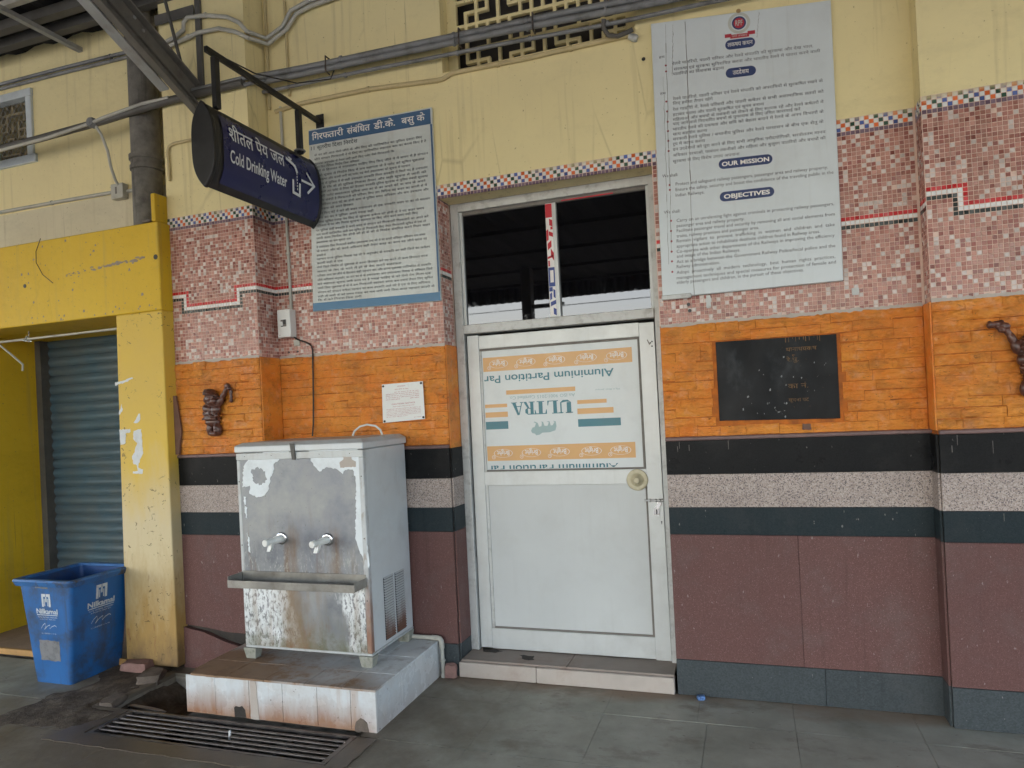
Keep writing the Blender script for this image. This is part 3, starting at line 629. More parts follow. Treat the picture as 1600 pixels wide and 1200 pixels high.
# stone bands ---------------------------------------------------------
def slab(parent, x0, x1, y0, y1, z0, z1, mat, bevel=0.0015):
    mb = MB(); mb.box(x0 + 0.0006, x1 - 0.0006, y0, y1, z0 + 0.0006, z1 - 0.0006); return mb.build('stone_slab', mat, parent, bevel=bevel)
TH = 0.014
def bands(parent, x0, x1, y, cutm=(), low=True, outer=(0, 0)):
    """horizontal stone bands on a face at depth y between x0 and x1"""
    for z0, z1, mt in ((B1B, B1T, 'g_black'), (B2T, B1B, 'g_grey'), (B2B, B2T, 'g_slate')): slab(parent, x0, x1, y - TH, y + 0.003, z0, z1, mt)
    ks = [x0] + list(cutm) + [x1]
    for a, b in zip(ks, ks[1:]): slab(parent, a, b, y - TH + 0.001, y + 0.003, SKT, B2B, 'g_maroon')
    ks = [x0] + [c + 0.1 for c in cutm] + [x1]
    for a, b in zip(ks, ks[1:]): slab(parent, a, b, y - TH - 0.002, y + 0.003, 0.002, SKT, 'g_skirt')
    mb = MB(); mb.box(x0, x1, y - TH - 0.010, y + 0.003, B1T, B1T + 0.022); mb.build('ledge', 'ledge', parent, bevel=0.006, seg=2)
bands(main, LPX1, DX0, 0.0, (-0.62,))
bands(main, DX1, RPX0, 0.0, (1.94,))
bands(pr, RPX0, RPX1, RPY, (3.3, 4.2))
# left pilaster: upper bands whole, maroon facing broken at the foot
for z0, z1, mt in ((B1B, B1T, 'g_black'), (B2T, B1B, 'g_grey'), (B2B, B2T, 'g_slate')): slab(pl, LPX0, LPX1, LPY - TH, LPY + 0.003, z0, z1, mt)
mb = MB(); mb.box(LPX0, LPX1, LPY - TH - 0.010, LPY + 0.003, B1T, B1T + 0.022); mb.build('ledge', 'ledge', pl, bevel=0.006, seg=2)
mb = MB(); mb.prism([(LPX0, B2B - 0.001), (LPX1, B2B - 0.001), (LPX1, 0.245), (-1.62, 0.250), (-1.80, 0.272), (LPX0, 0.285)], lambda a, b, d: (a, d, b), LPY - TH, LPY + 0.003); mb.build('stone_slab', 'g_maroon', pl)
mb = MB(); mb.prism([(LPX0, 0.272), (-1.80, 0.245), (-1.62, 0.19), (-1.50, 0.165), (-1.44, 0.10), (-1.50, 0.0), (LPX0, 0.0)], lambda a, b, d: (a, d, b), LPY - TH - 0.02, LPY + 0.003); mb.build('stone_slab', 'g_maroon', pl)
# side returns of the pilasters and of the door reveal
def ret(parent, x, y0, y1, sgn):
    for z0, z1, mt in ((B1B, B1T, 'g_black'), (B2T, B1B, 'g_grey'), (B2B, B2T, 'g_slate'), (SKT, B2B, 'g_maroon'), (0.002, SKT, 'g_skirt')):
        a, b = sorted((x, x + sgn * (TH - 0.002))); slab(parent, a, b, y0, y1, z0, z1, mt)
ret(pr, RPX0, RPY - 0.001, -TH - 0.004, -1)
ret(main, DX0, 0.004, 0.165, 1)
ret(pl, LPX1, LPY - 0.001, -TH - 0.004, 1)
# painted reveal strips beside the mosaic
mb = MB(); mb.box(DX0 + 0.0005, DX0 + 0.006, 0.003, 0.165, B1T, TB - 0.004); mb.build('reveal_render', 'mortar', main)
mb = MB(); mb.box(LPX1 + 0.0005, LPX1 + 0.008, LPY + 0.002, -0.003, B1T + 0.02, TB - 0.004); mb.build('reveal_render', 'mortar', pl)
mb = MB(); mb.box(RPX0 - 0.008, RPX0 - 0.0005, RPY + 0.002, -0.003, B1T + 0.02, TB - 0.004); mb.build('reveal_render', 'mortar', pr)

# split-stone bricks, painted orange ------------------------------------
rb = random.Random(5); BV = []
for vi in range(12):
    nx, nz = 10, 4; mb = MB(); hh = [[rb.uniform(0.30, 1.0) for _ in range(nz + 1)] for _ in range(nx + 1)]
    tilt = rb.uniform(-0.35, 0.35); tl2 = rb.uniform(-0.5, 0.15)
    for i in range(nx + 1):
        for j in range(nz + 1):
            e = (rb.uniform(0.45, 0.8) if j in (0, nz) else 1.0) * (rb.uniform(0.5, 0.85) if i in (0, nx) else 1.0)
            d = (0.55 * hh[i][j] + 0.45 + tilt * (i / nx - 0.5) + tl2 * (j / nz - 0.5)) * e
            mb.v.append((i / nx + (rb.uniform(-0.02, 0.02) if 0 < i < nx else 0), -d, j / nz + (rb.uniform(-0.05, 0.05) if 0 < j < nz else rb.uniform(-0.03, 0.03))))
    for i in range(nx):
        for j in range(nz): a = i * (nz + 1) + j; mb.f.append((a, a + nz + 1, a + nz + 2, a + 1)); mb.m.append(0)
    rim = [i * (nz + 1) for i in range(nx + 1)] + [nx * (nz + 1) + j for j in range(1, nz + 1)] + [i * (nz + 1) + nz for i in range(nx - 1, -1, -1)] + [j for j in range(nz - 1, 0, -1)]
    b = len(mb.v); mb.v += [(mb.v[i][0], 0.1, mb.v[i][2]) for i in rim]
    for q in range(len(rim)): w = (q + 1) % len(rim); mb.f.append((rim[q], b + q, b + w, rim[w])); mb.m.append(0)
    me = bpy.data.meshes.new('brick'); me.from_pydata(mb.v, [], mb.f); me.materials.append(M['brick'])
    me.polygons.foreach_set('use_smooth', [True] * len(me.polygons)); me.set_sharp_from_angle(angle=math.radians(28)); me.update(); BV.append(me)
def bricks(parent, x0, x1, y, depth, hole=None, vis=None):
    z = B1T + 0.0225; rows2 = 12; hgt = (TB - 0.004 - z) / rows2
    for rw in range(rows2):
        x = x0 + (0 if rw % 2 else -rb.uniform(0.02, 0.08))
        while x < x1 - 0.01:
            L = rb.uniform(0.085, 0.22); a, b = max(x, x0), min(x + L, x1); x += L
            if x1 - x < 0.05: b = x1; x = x1
            if b - a < 0.02: continue
            cx, cz = (a + b) / 2, z + (rw + 0.5) * hgt
            segs = [(a, b)]
            if hole and hole[2] - 0.01 < cz < hole[3] + 0.01:
                segs = [q for q in ((a, min(b, hole[0])), (max(a, hole[1]), b)) if q[1] - q[0] > 0.02]
            for a2, b2 in segs:
                if vis and not vis((a2 + b2) / 2, cz): continue
                g_ = rb.uniform(0.0015, 0.005); o = link('brick', rb.choice(BV), parent, (a2 + 0.0002, y - 0.0005, z + rw * hgt + g_ * 0.5 + rb.uniform(-0.003, 0.003)))
                o.scale = (b2 - a2 - rb.uniform(0.0006, 0.003), depth * rb.uniform(0.5, 1.9), hgt - g_ + rb.uniform(-0.003, 0.003))
bricks(pl, LPX0, LPX1, LPY, 0.010)
bricks(main, LPX1 + 0.012, DX0, 0.0, 0.007, (-1.20, -0.36, 1.40, 1.50))
bricks(main, DX1 + 0.002, RPX0 - 0.012, 0.0, 0.007, (1.555, 2.195, 1.497, 1.965))
bricks(pr, RPX0, 3.35, RPY, 0.010)
for par, x0, x1, y in ((pl, LPX0, LPX1, LPY), (main, LPX1 + 0.01, DX0, 0.0), (main, DX1 + 0.004, RPX0 - 0.01, 0.0), (pr, RPX0, 3.4, RPY)):
    mb = MB(); mb.prism(jag([(x0, TB - 0.008), (x1, TB - 0.008), (x1, TB + 0.010), (x0, TB + 0.010)], 0.005, 0.018, int(x0 * 10) + 40), lambda a, b, d, y=y: (a, d, b), y - 0.0042, y - 0.0004); mb.build('grout_edge', 'step', par)
# ventilator lattice ----------------------------------------------------
NCX, NCZ = 15, 10; cw = (1.222 - 0.03 - 0.11) / NCX; ct = 0.021
joins = set()
def jn(a, b): joins.add((a, b)); joins.add((b, a))
shapes = {'D': [((0, 0), (1, 0)), ((0, 0), (0, 1))], 'C': [((0, 0), (1, 0)), ((1, 0), (1, 1))], 'A': [((0, 1), (1, 1)), ((1, 0), (1, 1))], 'B': [((0, 1), (1, 1)), ((0, 0), (0, 1))]}
for bz in range(0, NCZ, 2):
    off = (0, 1, 0, 1, 0)[bz // 2]; seq = ('DABC', 'DCBA', 'BCDA', 'CDAB', 'DABC')[bz // 2]
    for bi in range(-1, 9):
        c = bi * 2 + off
        for p1, p2 in shapes[seq[bi % 4]]:
            a = (c + p1[0], bz + p1[1]); b = (c + p2[0], bz + p2[1])
            if 0 <= a[0] < NCX and 0 <= b[0] < NCX: jn(a, b)
gx2, gz2 = [0.03], [3.735]
x = 0.03 + 0.055
for c in range(NCX): gx2 += [x + ct / 2, x + cw - ct / 2]; x += cw
gx2.append(1.222); z = 3.735 + 0.012; ch = 0.0775
for c in range(NCZ): gz2 += [z + ct / 2, z + ch - ct / 2]; z += ch
gz2.append(max(z + 0.01, 4.56))
def lf(i, j):
    ci, cj = (i - 1) // 2, (j - 1) // 2; ox, oz = i % 2, j % 2
    if ox and oz: return False
    if ox and not oz: return ((ci, j // 2 - 1), (ci, j // 2)) not in joins
    if oz and not ox: return ((i // 2 - 1, cj), (i // 2, cj)) not in joins
    return True
lat = solid('ventilator_lattice', gx2, gz2, lf, 0.105, 0.135, ['cream'], main)
bv = lat.modifiers.new('bevel', 'BEVEL'); bv.width = 0.004; bv.segments = 2; bv.limit_method = 'ANGLE'
# hairline drill holes and scars in the plaster
rs = random.Random(9)
for (x, y, z, r2) in ((1.262, 0.0, 3.565, 0.011), (-1.10, 0.0, 3.37, 0.007), (-1.085, 0.0, 3.366, 0.004), (1.44, 0.0, 2.165, 0.010), (1.445, 0.0, 2.13, 0.010), (-1.19, 0.0, 2.09, 0.007), (-1.12, 0.0, 2.09, 0.007)):
    mb = MB(); mb.lathe((x, -0.0042, z), (0, 1, 0), [(0, r2), (0.0045, r2 * 0.8)], 10); mb.build('drill_hole', 'rivet', main)

mb = MB(); mb.box(DX0 + 0.001, DX1 - 0.001, 0.0012, 0.164, 2.9685, 2.9705); mb.build('lintel_soffit', 'cream', main)

from mathutils import noise as mno
mb = MB(); nx_, ny_ = 70, 46
for i in range(nx_ + 1):
    for j in range(ny_ + 1):
        x = -2.62 + 1.225 * i / nx_; y = -1.32 + 1.02 * j / ny_; v = Vector((x * 3.1, y * 3.1, 0.3)); n_ = mno.fractal(v, 0.9, 2.1, 5)
        z = 0.006 + 0.013 * n_ - 0.03 * max(0, -2.3 - x) - 0.10 * max(0, -1.08 - y)
        inpit = min(1.0, max(0.0, (x + 2.02 + 0.10 * n_) / 0.22)) * min(1.0, max(0.0, (y + 0.90 + 0.05 * n_) / 0.12))
        z = z * (1 - inpit) + inpit * (-0.15 + 0.05 * n_)
        if y < -0.83 and x > -1.80: z = min(z, -0.06)
        mb.v.append((x, y, z))
for i in range(nx_):
    for j in range(ny_): q = i * (ny_ + 1) + j; mb.f.append((q, q + ny_ + 1, q + ny_ + 2, q + 1)); mb.m.append(0)
kind(mb.build('dirt', 'dirt', None, smooth=True), 'stuff')

# scraps left on the wall: old fixing tabs, a brown chip and paint drips on the stone
for x0, x1, z0, z1 in ((1.535, 1.558, 2.135, 2.205), (2.262, 2.292, 2.135, 2.172)):
    mb = MB(); mb.prism(jag([(x0, z0), (x1, z0), (x1, z1), (x0, z1)], 0.003, 0.012, int(x0 * 100)), lambda a_, b_, d_: (a_, d_, b_), -0.0058, -0.0030); mb.build('fixing_tab', 'alu_dirty', main)
mb = MB(); mb.prism(jag([(1.99, 1.452), (2.035, 1.452), (2.03, 1.482), (1.992, 1.484)], 0.003, 0.012, 3), lambda a_, b_, d_: (a_, d_, b_), -0.022, -0.012); mb.build('brown_chip', 'plank', main)
mb = MB(); rd = random.Random(19)
for q in range(8):
    x = rd.choice((rd.uniform(1.34, 1.46), rd.uniform(1.3, 2.5), rd.uniform(2.6, 3.0))); y = (RPY if x > RPX0 else 0) - TH - 0.0007; z = rd.choice((B1T - 0.004, B1T - rd.uniform(0.02, 0.1), B2T - 0.01)); h_ = rd.uniform(0.012, 0.06); w_ = rd.uniform(0.0006, 0.0014)
    mb.face([(x - w_, y, z - h_), (x + w_, y, z - h_), (x + w_ * 1.3, y, z), (x - w_ * 1.3, y, z)])
kind(mb.build('paint_drips', 'gasket', main), 'stuff')

# ================================================================== DOOR
door = thing('office_door', 'grey aluminium door with printed upper panel, plain lower panel and dark transom window', 'door', (0.6, 0.19, 0.1))
FY = 0.165                                  # front plane of the fixed frame
TW = 0.006                                  # the frame is a little out of plumb on the right
def post(name, xa0, xa1, xb0, xb1, y0, y1, z0, z1, mat, parent, bevel=0.002):
    """upright whose foot spans xa0..xa1 and head xb0..xb1"""
    mb = MB(); mb.hexa([(xa0, y0, z0), (xa1, y0, z0), (xa1, y1, z0), (xa0, y1, z0), (xb0, y0, z1), (xb1, y0, z1), (xb1, y1, z1), (xb0, y1, z1)])
    return mb.build(name, mat, parent, bevel=bevel)
def bar(name, x0, x1, y0, y1, z0, z1, mat, parent, bevel=0.002):
    mb = MB(); mb.box(x0, x1, y0, y1, z0, z1); return mb.build(name, mat, parent, bevel=bevel)
RB, RT = 1.236, 1.276                        # right outer edge, foot and head
post('frame_post', DX0 + 0.007, 0.018, DX0 + 0.007, 0.018, FY, 0.25, 0.10, 2.968, 'alu_dirty', door)
post('frame_post', RB - 0.004, 1.276, RT - 0.046, 1.2765, FY, 0.25, 0.10, 2.968, 'alu_dirty', door)
bar('frame_head', 0.018, 1.232, FY + 0.001, 0.25, 2.915, 2.968, 'alu_dirty', door)
# mortar packing at the door jamb
mb = MB(); mb.prism(jag([(1.262, 0.10), (1.278, 0.10), (1.2785, 2.96), (1.272, 2.96)], 0.006, 0.07, 4), lambda a, b, d: (a, d, b), FY - 0.010, FY + 0.02); mb.build('mortar_packing', 'step', door)
# transom
tr = bar('transom_rail', 0.018, 1.231, FY - 0.012, 0.25, 2.128, 2.186, 'alu_dirty', door, 0.004)
bar('transom_bead', 0.0185, 0.038, FY + 0.014, 0.22, 2.187, 2.914, 'alu', tr); bar('transom_bead', 1.212, 1.2295, FY + 0.014, 0.22, 2.187, 2.914, 'alu', tr)
bar('transom_bead', 0.0385, 1.2115, FY + 0.015, 0.22, 2.890, 2.914, 'gasket', tr)
mu = bar('mullion', 0.597, 0.664, FY + 0.004, 0.22, 2.187, 2.889, 'alu', tr)
for x0, x1 in ((0.0385, 0.5965), (0.6645, 1.2115)):
    bar('pane', x0, x1, FY + 0.030, FY + 0.036, 2.187, 2.8895, 'glass', tr, 0)
# shop tape on the mullion: scraps of red and blue lettering on white
mb = MB(); rq = random.Random(2)
mb.box(0.5985, 0.640, FY + 0.0025, FY + 0.0038, 2.195, 2.886, 0)
def tq(a0, a1, z0, z1, m, sk=0.0): mb.prism([(a0, z0), (a1, z0 + sk), (a1, z1 + sk), (a0, z1)], lambda a, b, d: (a, d, b), FY + 0.0012, FY + 0.0024, m)
for a0, a1, z0, z1, m, sk in ((0.599, 0.640, 2.80, 2.884, 1, 0), (0.620, 0.640, 2.752, 2.792, 1, -.01), (0.626, 0.640, 2.725, 2.742, 1, 0), (0.599, 0.612, 2.655, 2.72, 1, .01), (0.615, 0.640, 2.690, 2.716, 1, -.012), (0.604, 0.628, 2.60, 2.640, 1, .02),
                              (0.622, 0.640, 2.562, 2.61, 1, -.03), (0.600, 0.636, 2.545, 2.558, 1, .012), (0.602, 0.612, 2.50, 2.535, 1, 0), (0.600, 0.640, 2.475, 2.493, 2, 0), (0.600, 0.610, 2.40, 2.475, 2, 0), (0.632, 0.640, 2.40, 2.475, 2, 0), (0.600, 0.640, 2.375, 2.40, 2, 0),
                              (0.600, 0.622, 2.345, 2.372, 2, 0), (0.626, 0.638, 2.31, 2.36, 2, -.01), (0.603, 0.616, 2.29, 2.33, 2, .01), (0.606, 0.640, 2.255, 2.28, 2, .012), (0.622, 0.640, 2.205, 2.245, 2, -.01)): tq(a0, a1, z0, z1, m, sk)
mb.build('tape_strip', ['film_white', 'red_tape', 'blue_tape'], mu)
bar('red_tape_scrap', 0.70, 1.02, FY + 0.0115, FY + 0.0139, 2.892, 2.899, 'red_tape', tr, 0)
# leaf
LY = 0.185
leaf = post('door_leaf', 0.026, 0.104, 0.030, 0.108, LY, 0.225, 0.118, 2.118, 'alu', door)
LF = [(1.138, 1.229), (1.132, 1.222)]
post('leaf_stile', LF[0][0], LF[0][1], LF[1][0], LF[1][1], LY, 0.225, 0.108, 2.108, 'alu', leaf)
bar('leaf_rail', 0.109, 1.1315, LY + 0.001, 0.224, 2.028, 2.112, 'alu', leaf); bar('leaf_rail', 0.105, 1.1365, LY + 0.001, 0.224, 1.153, 1.242, 'alu', leaf); bar('leaf_rail', 0.1045, 1.1378, LY + 0.001, 0.224, 0.114, 0.243, 'alu', leaf)
bar('gasket', 0.109, 1.1312, LY + 0.006, 0.222, 2.014, 2.0275, 'gasket', leaf, 0); bar('gasket', 1.119, 1.1315, LY + 0.006, 0.222, 1.2425, 2.0138, 'gasket', leaf, 0); bar('gasket', 0.1085, 0.120, LY + 0.006, 0.222, 1.2425, 2.0138, 'alu_dirty', leaf, 0)
bar('gasket', 0.1205, 1.1188, LY + 0.006, 0.222, 1.2425, 1.252, 'gasket', leaf, 0)
lp = bar('lower_panel', 0.1065, 1.137, LY + 0.014, 0.22, 0.2435, 1.1525, 'panel', leaf, 0)
bar('gasket', 0.1065, 0.124, LY + 0.007, 0.2, 0.2435, 1.1525, 'alu_dirty', leaf, 0); bar('gasket', 1.124, 1.137, LY + 0.007, 0.2, 0.2435, 1.1525, 'gasket', leaf, 0); bar('gasket', 0.1245, 1.1235, LY + 0.007, 0.2, 0.2435, 0.254, 'gasket', leaf, 0)
up = bar('upper_panel', 0.1205, 1.1188, LY + 0.014, 0.22, 1.2522, 2.0138, 'sticker_white', leaf, 0)
# print on the upper panel (put in upside down)
QP = ((0.127, 2.012), (1.113, 2.012), (1.113, 1.254), (0.127, 1.254))
def pf(d):
    return lambda s, t: (QP[0][0] + s * (QP[1][0] - QP[0][0]), LY + 0.014 - d, QP[3][1] + t * (QP[0][1] - QP[3][1]))
def rect(mb, fn, s0, s1, t0, t1, m=0): mb.face([fn(s0, t0), fn(s1, t0), fn(s1, t1), fn(s0, t1)], m)
f1, f2 = pf(0.0010), pf(0.0018)
mb = MB()
rect(mb, f1, 0.0, 0.969, 0.827, 0.945); rect(mb, f1, 0.0, 0.962, 0.073, 0.197)
rect(mb, f1, 0.615, 0.800, 0.517, 0.548); rect(mb, f1, 0.613, 0.840, 0.435, 0.480); rect(mb, f1, 0.0, 0.152, 0.521, 0.550); rect(mb, f1, 0.0, 0.154, 0.439, 0.483); rect(mb, f1, 0.150, 0.606, 0.624, 0.660)
mb.build('printed_band', 'film_tan', up)
mb = MB(); rect(mb, f1, 0.614, 0.881, 0.332, 0.394); rect(mb, f1, 0.0, 0.1535, 0.339, 0.404); mb.build('printed_band', 'film_teal', up)
mb = MB()
put_text(mb, 'Aluminium Partition Par', f2, 0.853, 0.788, 0.062, 0.851, flip=True, bold=0.012, res=4)
# ULTRA in a fat serif face, drawn upside down
def serif(mb, ch, x, w, y0, y1):
    h = y1 - y0
    def R(a0, b0, a1, b1, a2, b2, a3, b3): mb.face([f2(x - a * w, y1 - b * h) for a, b in ((a0, b0), (a1, b1), (a2, b2), (a3, b3))])
    def bx(a0, a1, b0, b1): R(a0, b0, a1, b0, a1, b1, a0, b1)
    if ch == 'U': bx(.10, .38, .18, 1); bx(.72, .80, .18, 1); bx(0, .46, .93, .999); bx(.62, .92, .93, .999); R(.10, .18, .30, 0, .62, 0, .38, .14); R(.38, .13, .62, .0, .80, .18, .72, .2)
    if ch == 'L': bx(.12, .42, .06, .94); bx(0, .54, .941, 1); bx(0, .9, 0, .059); R(.78, .06, .9, .06, .9, .36, .85, .36)
    if ch == 'T': bx(.34, .64, .06, .93); bx(.20, .78, 0, .059); bx(.02, .96, .931, 1); R(.02, .66, .07, .66, .14, .93, .02, .93); R(.91, .66, .96, .66, .96, .93, .84, .93)
    if ch == 'R': bx(.12, .40, .06, .93); bx(0, .52, 0, .059); bx(0, .62, .931, 1); R(.40, .5, .62, .45, .62, .52, .40, .56); R(.62, .45, .86, .6, .86, .85, .62, 1); R(.48, .49, .66, .49, 1.0, 0, .74, 0)
    if ch == 'A': R(.38, 1, .56, 1, 1.0, .06, .68, .06); R(.38, 1, .44, .92, .18, .06, .10, .06); bx(.26, .70, .30, .36); bx(0, .30, 0, .059); bx(.58, 1.1, 0, .059)
mb.build('panel_lettering', 'film_teal', up); mb = MB()
for ch, x0, w in (('U', 0.585, 0.10), ('L', 0.492, 0.078), ('T', 0.418, 0.085), ('R', 0.338, 0.075), ('A', 0.262, 0.075)): serif(mb, ch, x0, w, 0.449, 0.556)
mb.build('panel_lettering', 'film_teal', up); mb = MB(); put_text(mb, 'Aluminium Partition Par', f2, 0.853, 0.032, 0.062, 0.851, flip=True, bold=0.012, res=4, clip=0.002)
mb.build('panel_lettering', 'film_teal', up)
mb = MB(); put_text(mb, 'An ISO 9001:2015 Certified Co.', f2, 0.603, 0.607, 0.027, 0.435, flip=True)
put_text(mb, 'Mfg in Bihar, Jaintpur', f2, 0.885, 0.628, 0.012, 0.155, flip=True)
# stylised animal mark, upside down
an = [(0.305, 0.315), (0.315, 0.34), (0.33, 0.345), (0.34, 0.375), (0.325, 0.385), (0.332, 0.39), (0.352, 0.378), (0.36, 0.345), (0.375, 0.35), (0.38, 0.378), (0.372, 0.388), (0.388, 0.385), (0.395, 0.352), (0.415, 0.35), (0.425, 0.378), (0.41, 0.388), (0.43, 0.387), (0.437, 0.352), (0.45, 0.355), (0.462, 0.38), (0.452, 0.39), (0.47, 0.386), (0.474, 0.345), (0.466, 0.312), (0.43, 0.298), (0.38, 0.296), (0.36, 0.280), (0.338, 0.276), (0.33, 0.290), (0.312, 0.296)]
mb.face([f2(a, b) for a, b in an]); mb.build('panel_lettering', 'film_pale', up)
mb = MB()
for tc, ss in ((0.886, (0.8748, 0.6874, 0.4871, 0.2928, 0.1075)), (0.134, (0.872, 0.690, 0.487, 0.300, 0.110))):
    for s in ss:
        put_text(mb, 'Bright', f2, s + 0.042, tc + 0.022, 0.040, 0.084, flip=True, bold=0.012, slope=0.0); n = 26
        for q in range(n):
            a0, a1 = 2 * math.pi * q / n, 2 * math.pi * (q + 1) / n
            mb.face([f2(s + math.cos(a) * 0.064 * r2, tc + 0.001 + math.sin(a) * 0.036 * r2) for a, r2 in ((a0, 1), (a1, 1), (a1, .95), (a0, .95))])
        for q in range(14):
            a0, a1 = 2 * math.pi * q / 14, 2 * math.pi * (q + 1) / 14
            mb.face([f2(s - 0.066 + math.cos(a) * 0.012 * r2, tc - 0.030 + math.sin(a) * 0.016 * r2) for a, r2 in ((a0, 1), (a1, 1), (a1, .82), (a0, .82))])
        put_text(mb, 'R', f2, s - 0.0615, tc - 0.022, 0.012, None, flip=True)
kind(mb.build('panel_lettering', 'film_white', up), 'stuff')
# knob, tower bolt, latch, keyhole
kb = MB(); kb.lathe((1.080, LY + 0.0005, 1.178), (0, -1, 0), [(0, 0.062), (0.006, 0.064), (0.012, 0.060), (0.014, 0.046), (0.012, 0.040), (0.016, 0.034), (0.022, 0.026), (0.030, 0.020), (0.040, 0.019), (0.045, 0.014)], 32); kb.build('door_knob', 'brass_pale', leaf, smooth=True)
bt = MB(); bt.tube([(1.115, LY - 0.010, 1.056), (1.268, LY - 0.010, 1.056)], 0.0055, 10)
for x in (1.150, 1.184, 1.205, 1.225): bt.lathe((x - 0.006, LY - 0.010, 1.056), (1, 0, 0), [(0, 0.008), (0.003, 0.0105), (0.010, 0.0105), (0.013, 0.008)], 12)
bt.box(1.140, 1.232, LY - 0.004, LY - 0.0002, 1.046, 1.066); bt.build('tower_bolt', 'steel', leaf, smooth=True)
lt = MB(); lt.prism([(1.193, 1.045), (1.213, 1.045), (1.213, 1.028), (1.200, 1.012), (1.200, 0.968), (1.165, 0.966), (1.165, 1.010), (1.180, 1.018)], lambda a, b, d: (a, d, b), LY - 0.007, LY - 0.0002); lt.box(1.181, 1.188, LY - 0.0085, LY - 0.0072, 0.975, 1.003, 1)
lt.build('latch', ['chrome', 'rivet'], leaf)
kh = MB(); kh.lathe((1.210, LY - 0.001, 0.928), (0, 1, 0), [(0, 0.005), (0.002, 0.005)], 10); kh.box(1.208, 1.212, LY - 0.0009, LY + 0.001, 0.914, 0.927); kh.build('keyhole', 'rivet', leaf)
sc = MB()
for x, z in ((1.196, 1.985), (1.206, 1.992), (1.205, 1.965)): sc.lathe((x, LY - 0.001, z), (0, 1, 0), [(0, 0.005), (0.002, 0.005)], 8)
kind(sc.build('screw_hole', 'rivet', leaf), 'stuff')
sl = MB(); sl.tube([(1.178, LY - 0.002, 2.005), (1.192, LY - 0.002, 1.975)], 0.003, 6); sl.build('hook_scar', 'gasket', leaf)
# step
st = thing('door_step', 'low worn stone doorstep below the aluminium door', 'step', (0.6, 0.0, 0))
for x0, x1 in ((-0.040, 0.455), (0.457, 1.262)): bar('riser_stone', x0, x1, -0.030, 0.028, 0.003, 0.094, 'step', st, 0.004)
for x0, x1 in ((-0.030, 0.64), (0.642, 1.262)): bar('tread_stone', x0, x1, 0.0005 if False else -0.012, 0.28, 0.0945, 0.107, 'step_top', st, 0.003)
mb = MB(); mb.prism(jag([(0.03, 0.20), (0.06, 0.135), (0.14, 0.13), (0.18, 0.16), (0.13, 0.185)], 0.008, 0.02, 3), lambda a, b, d: (a, b, d), 0.1072, 0.1088); mb.build('stain', 'mud', st)
mb = MB(); mb.prism(jag([(0.30, 0.12), (0.36, 0.05), (0.42, 0.06), (0.40, 0.12)], 0.008, 0.02, 5), lambda a, b, d: (a, b, d), 0.1072, 0.1086); mb.build('stain', 'mud', st)

# ================================================================== SHOP FRONT (yellow)
KF, KX1 = -0.30, -1.962
shop = thing('shop_front', 'yellow painted shop front with closed blue roller shutter at left', 'shop front', (-3.2, -0.1, 0))
mb = MB(); mb.box(-6.5, KX1, KF, -0.001, 2.412, 3.008); mb.build('beam', 'kiosk', shop, bevel=0.006)
mb = MB(); mb.hexa([(-2.412, KF + 0.003, 0.02), (KX1 - 0.004, KF + 0.003, 0.02), (KX1 - 0.004, -0.001, 0.02), (-2.412, -0.001, 0.02), (-2.365, KF + 0.003, 2.4115), (KX1 - 0.002, KF + 0.003, 2.4115), (KX1 - 0.002, -0.001, 2.4115), (-2.365, -0.001, 2.4115)])
colm = mb.build('column', 'column', shop, bevel=0.008, seg=2)
mb = MB(); mb.box(-4.6, -4.05, KF + 0.002, 0.6, 0.0, 2.4115); mb.build('side_wall', 'kiosk', shop, bevel=0.004)
mb = MB(); mb.box(-4.049, -2.30, 0.0005, 0.56, 2.4125, 2.437); mb.build('soffit', 'kiosk', shop)
mb = MB(); mb.box(-4.049, -2.41, KF + 0.01, 0.55, 0.0, 0.042); mb.build('threshold', 'threshold', shop, bevel=0.006)
mb = MB(); mb.box(-4.049, -2.20, KF + 0.004, KF + 0.03, 0.0, 0.045); mb.build('threshold_nosing', 'nosing', shop, bevel=0.004)
mb = MB(); mb.box(-2.359, -1.9, 0.301, 0.56, 0.0, 2.412); mb.build('side_wall', 'kiosk', shop)
mb = MB(); mb.box(-4.20, -1.9, 0.46, 0.50, 0.0, 2.6); shut = mb.build('shutter', 'dark_gap', shop)
# shutter slats, one curved strip each
sp = []
for q in range(9):
    a = q / 8; sp.append((-0.016 * math.sin(math.pi * a) - 0.002, 0.0725 * a))
mb = MB(); n = len(sp)
for x in (-4.045, -2.05):
    for y, z in sp: mb.v.append((x, y, z))
for q in range(n - 1): mb.f.append((q, n + q, n + q + 1, q + 1)); mb.m.append(0)
b = len(mb.v); mb.v += [(-4.045, 0.0, 0.0725), (-2.05, 0.0, 0.0725), (-2.05, 0.004, 0.0795), (-4.045, 0.004, 0.0795)]; mb.f.append((b, b + 1, b + 2, b + 3)); mb.m.append(0)
me = bpy.data.meshes.new('slat'); me.from_pydata(mb.v, [], mb.f); me.materials.append(M['shutter']); me.polygons.foreach_set('use_smooth', [True] * len(me.polygons)); me.set_sharp_from_angle(angle=math.radians(35)); me.update()
for q in range(30): link('slat', me, shut, (0, 0.455, 0.045 + q * 0.0795))
mb = MB(); mb.box(-4.048, -3.985, 0.37, 0.452, 0.042, 2.411); mb.build('guide_rail', 'steel_grey', shut)
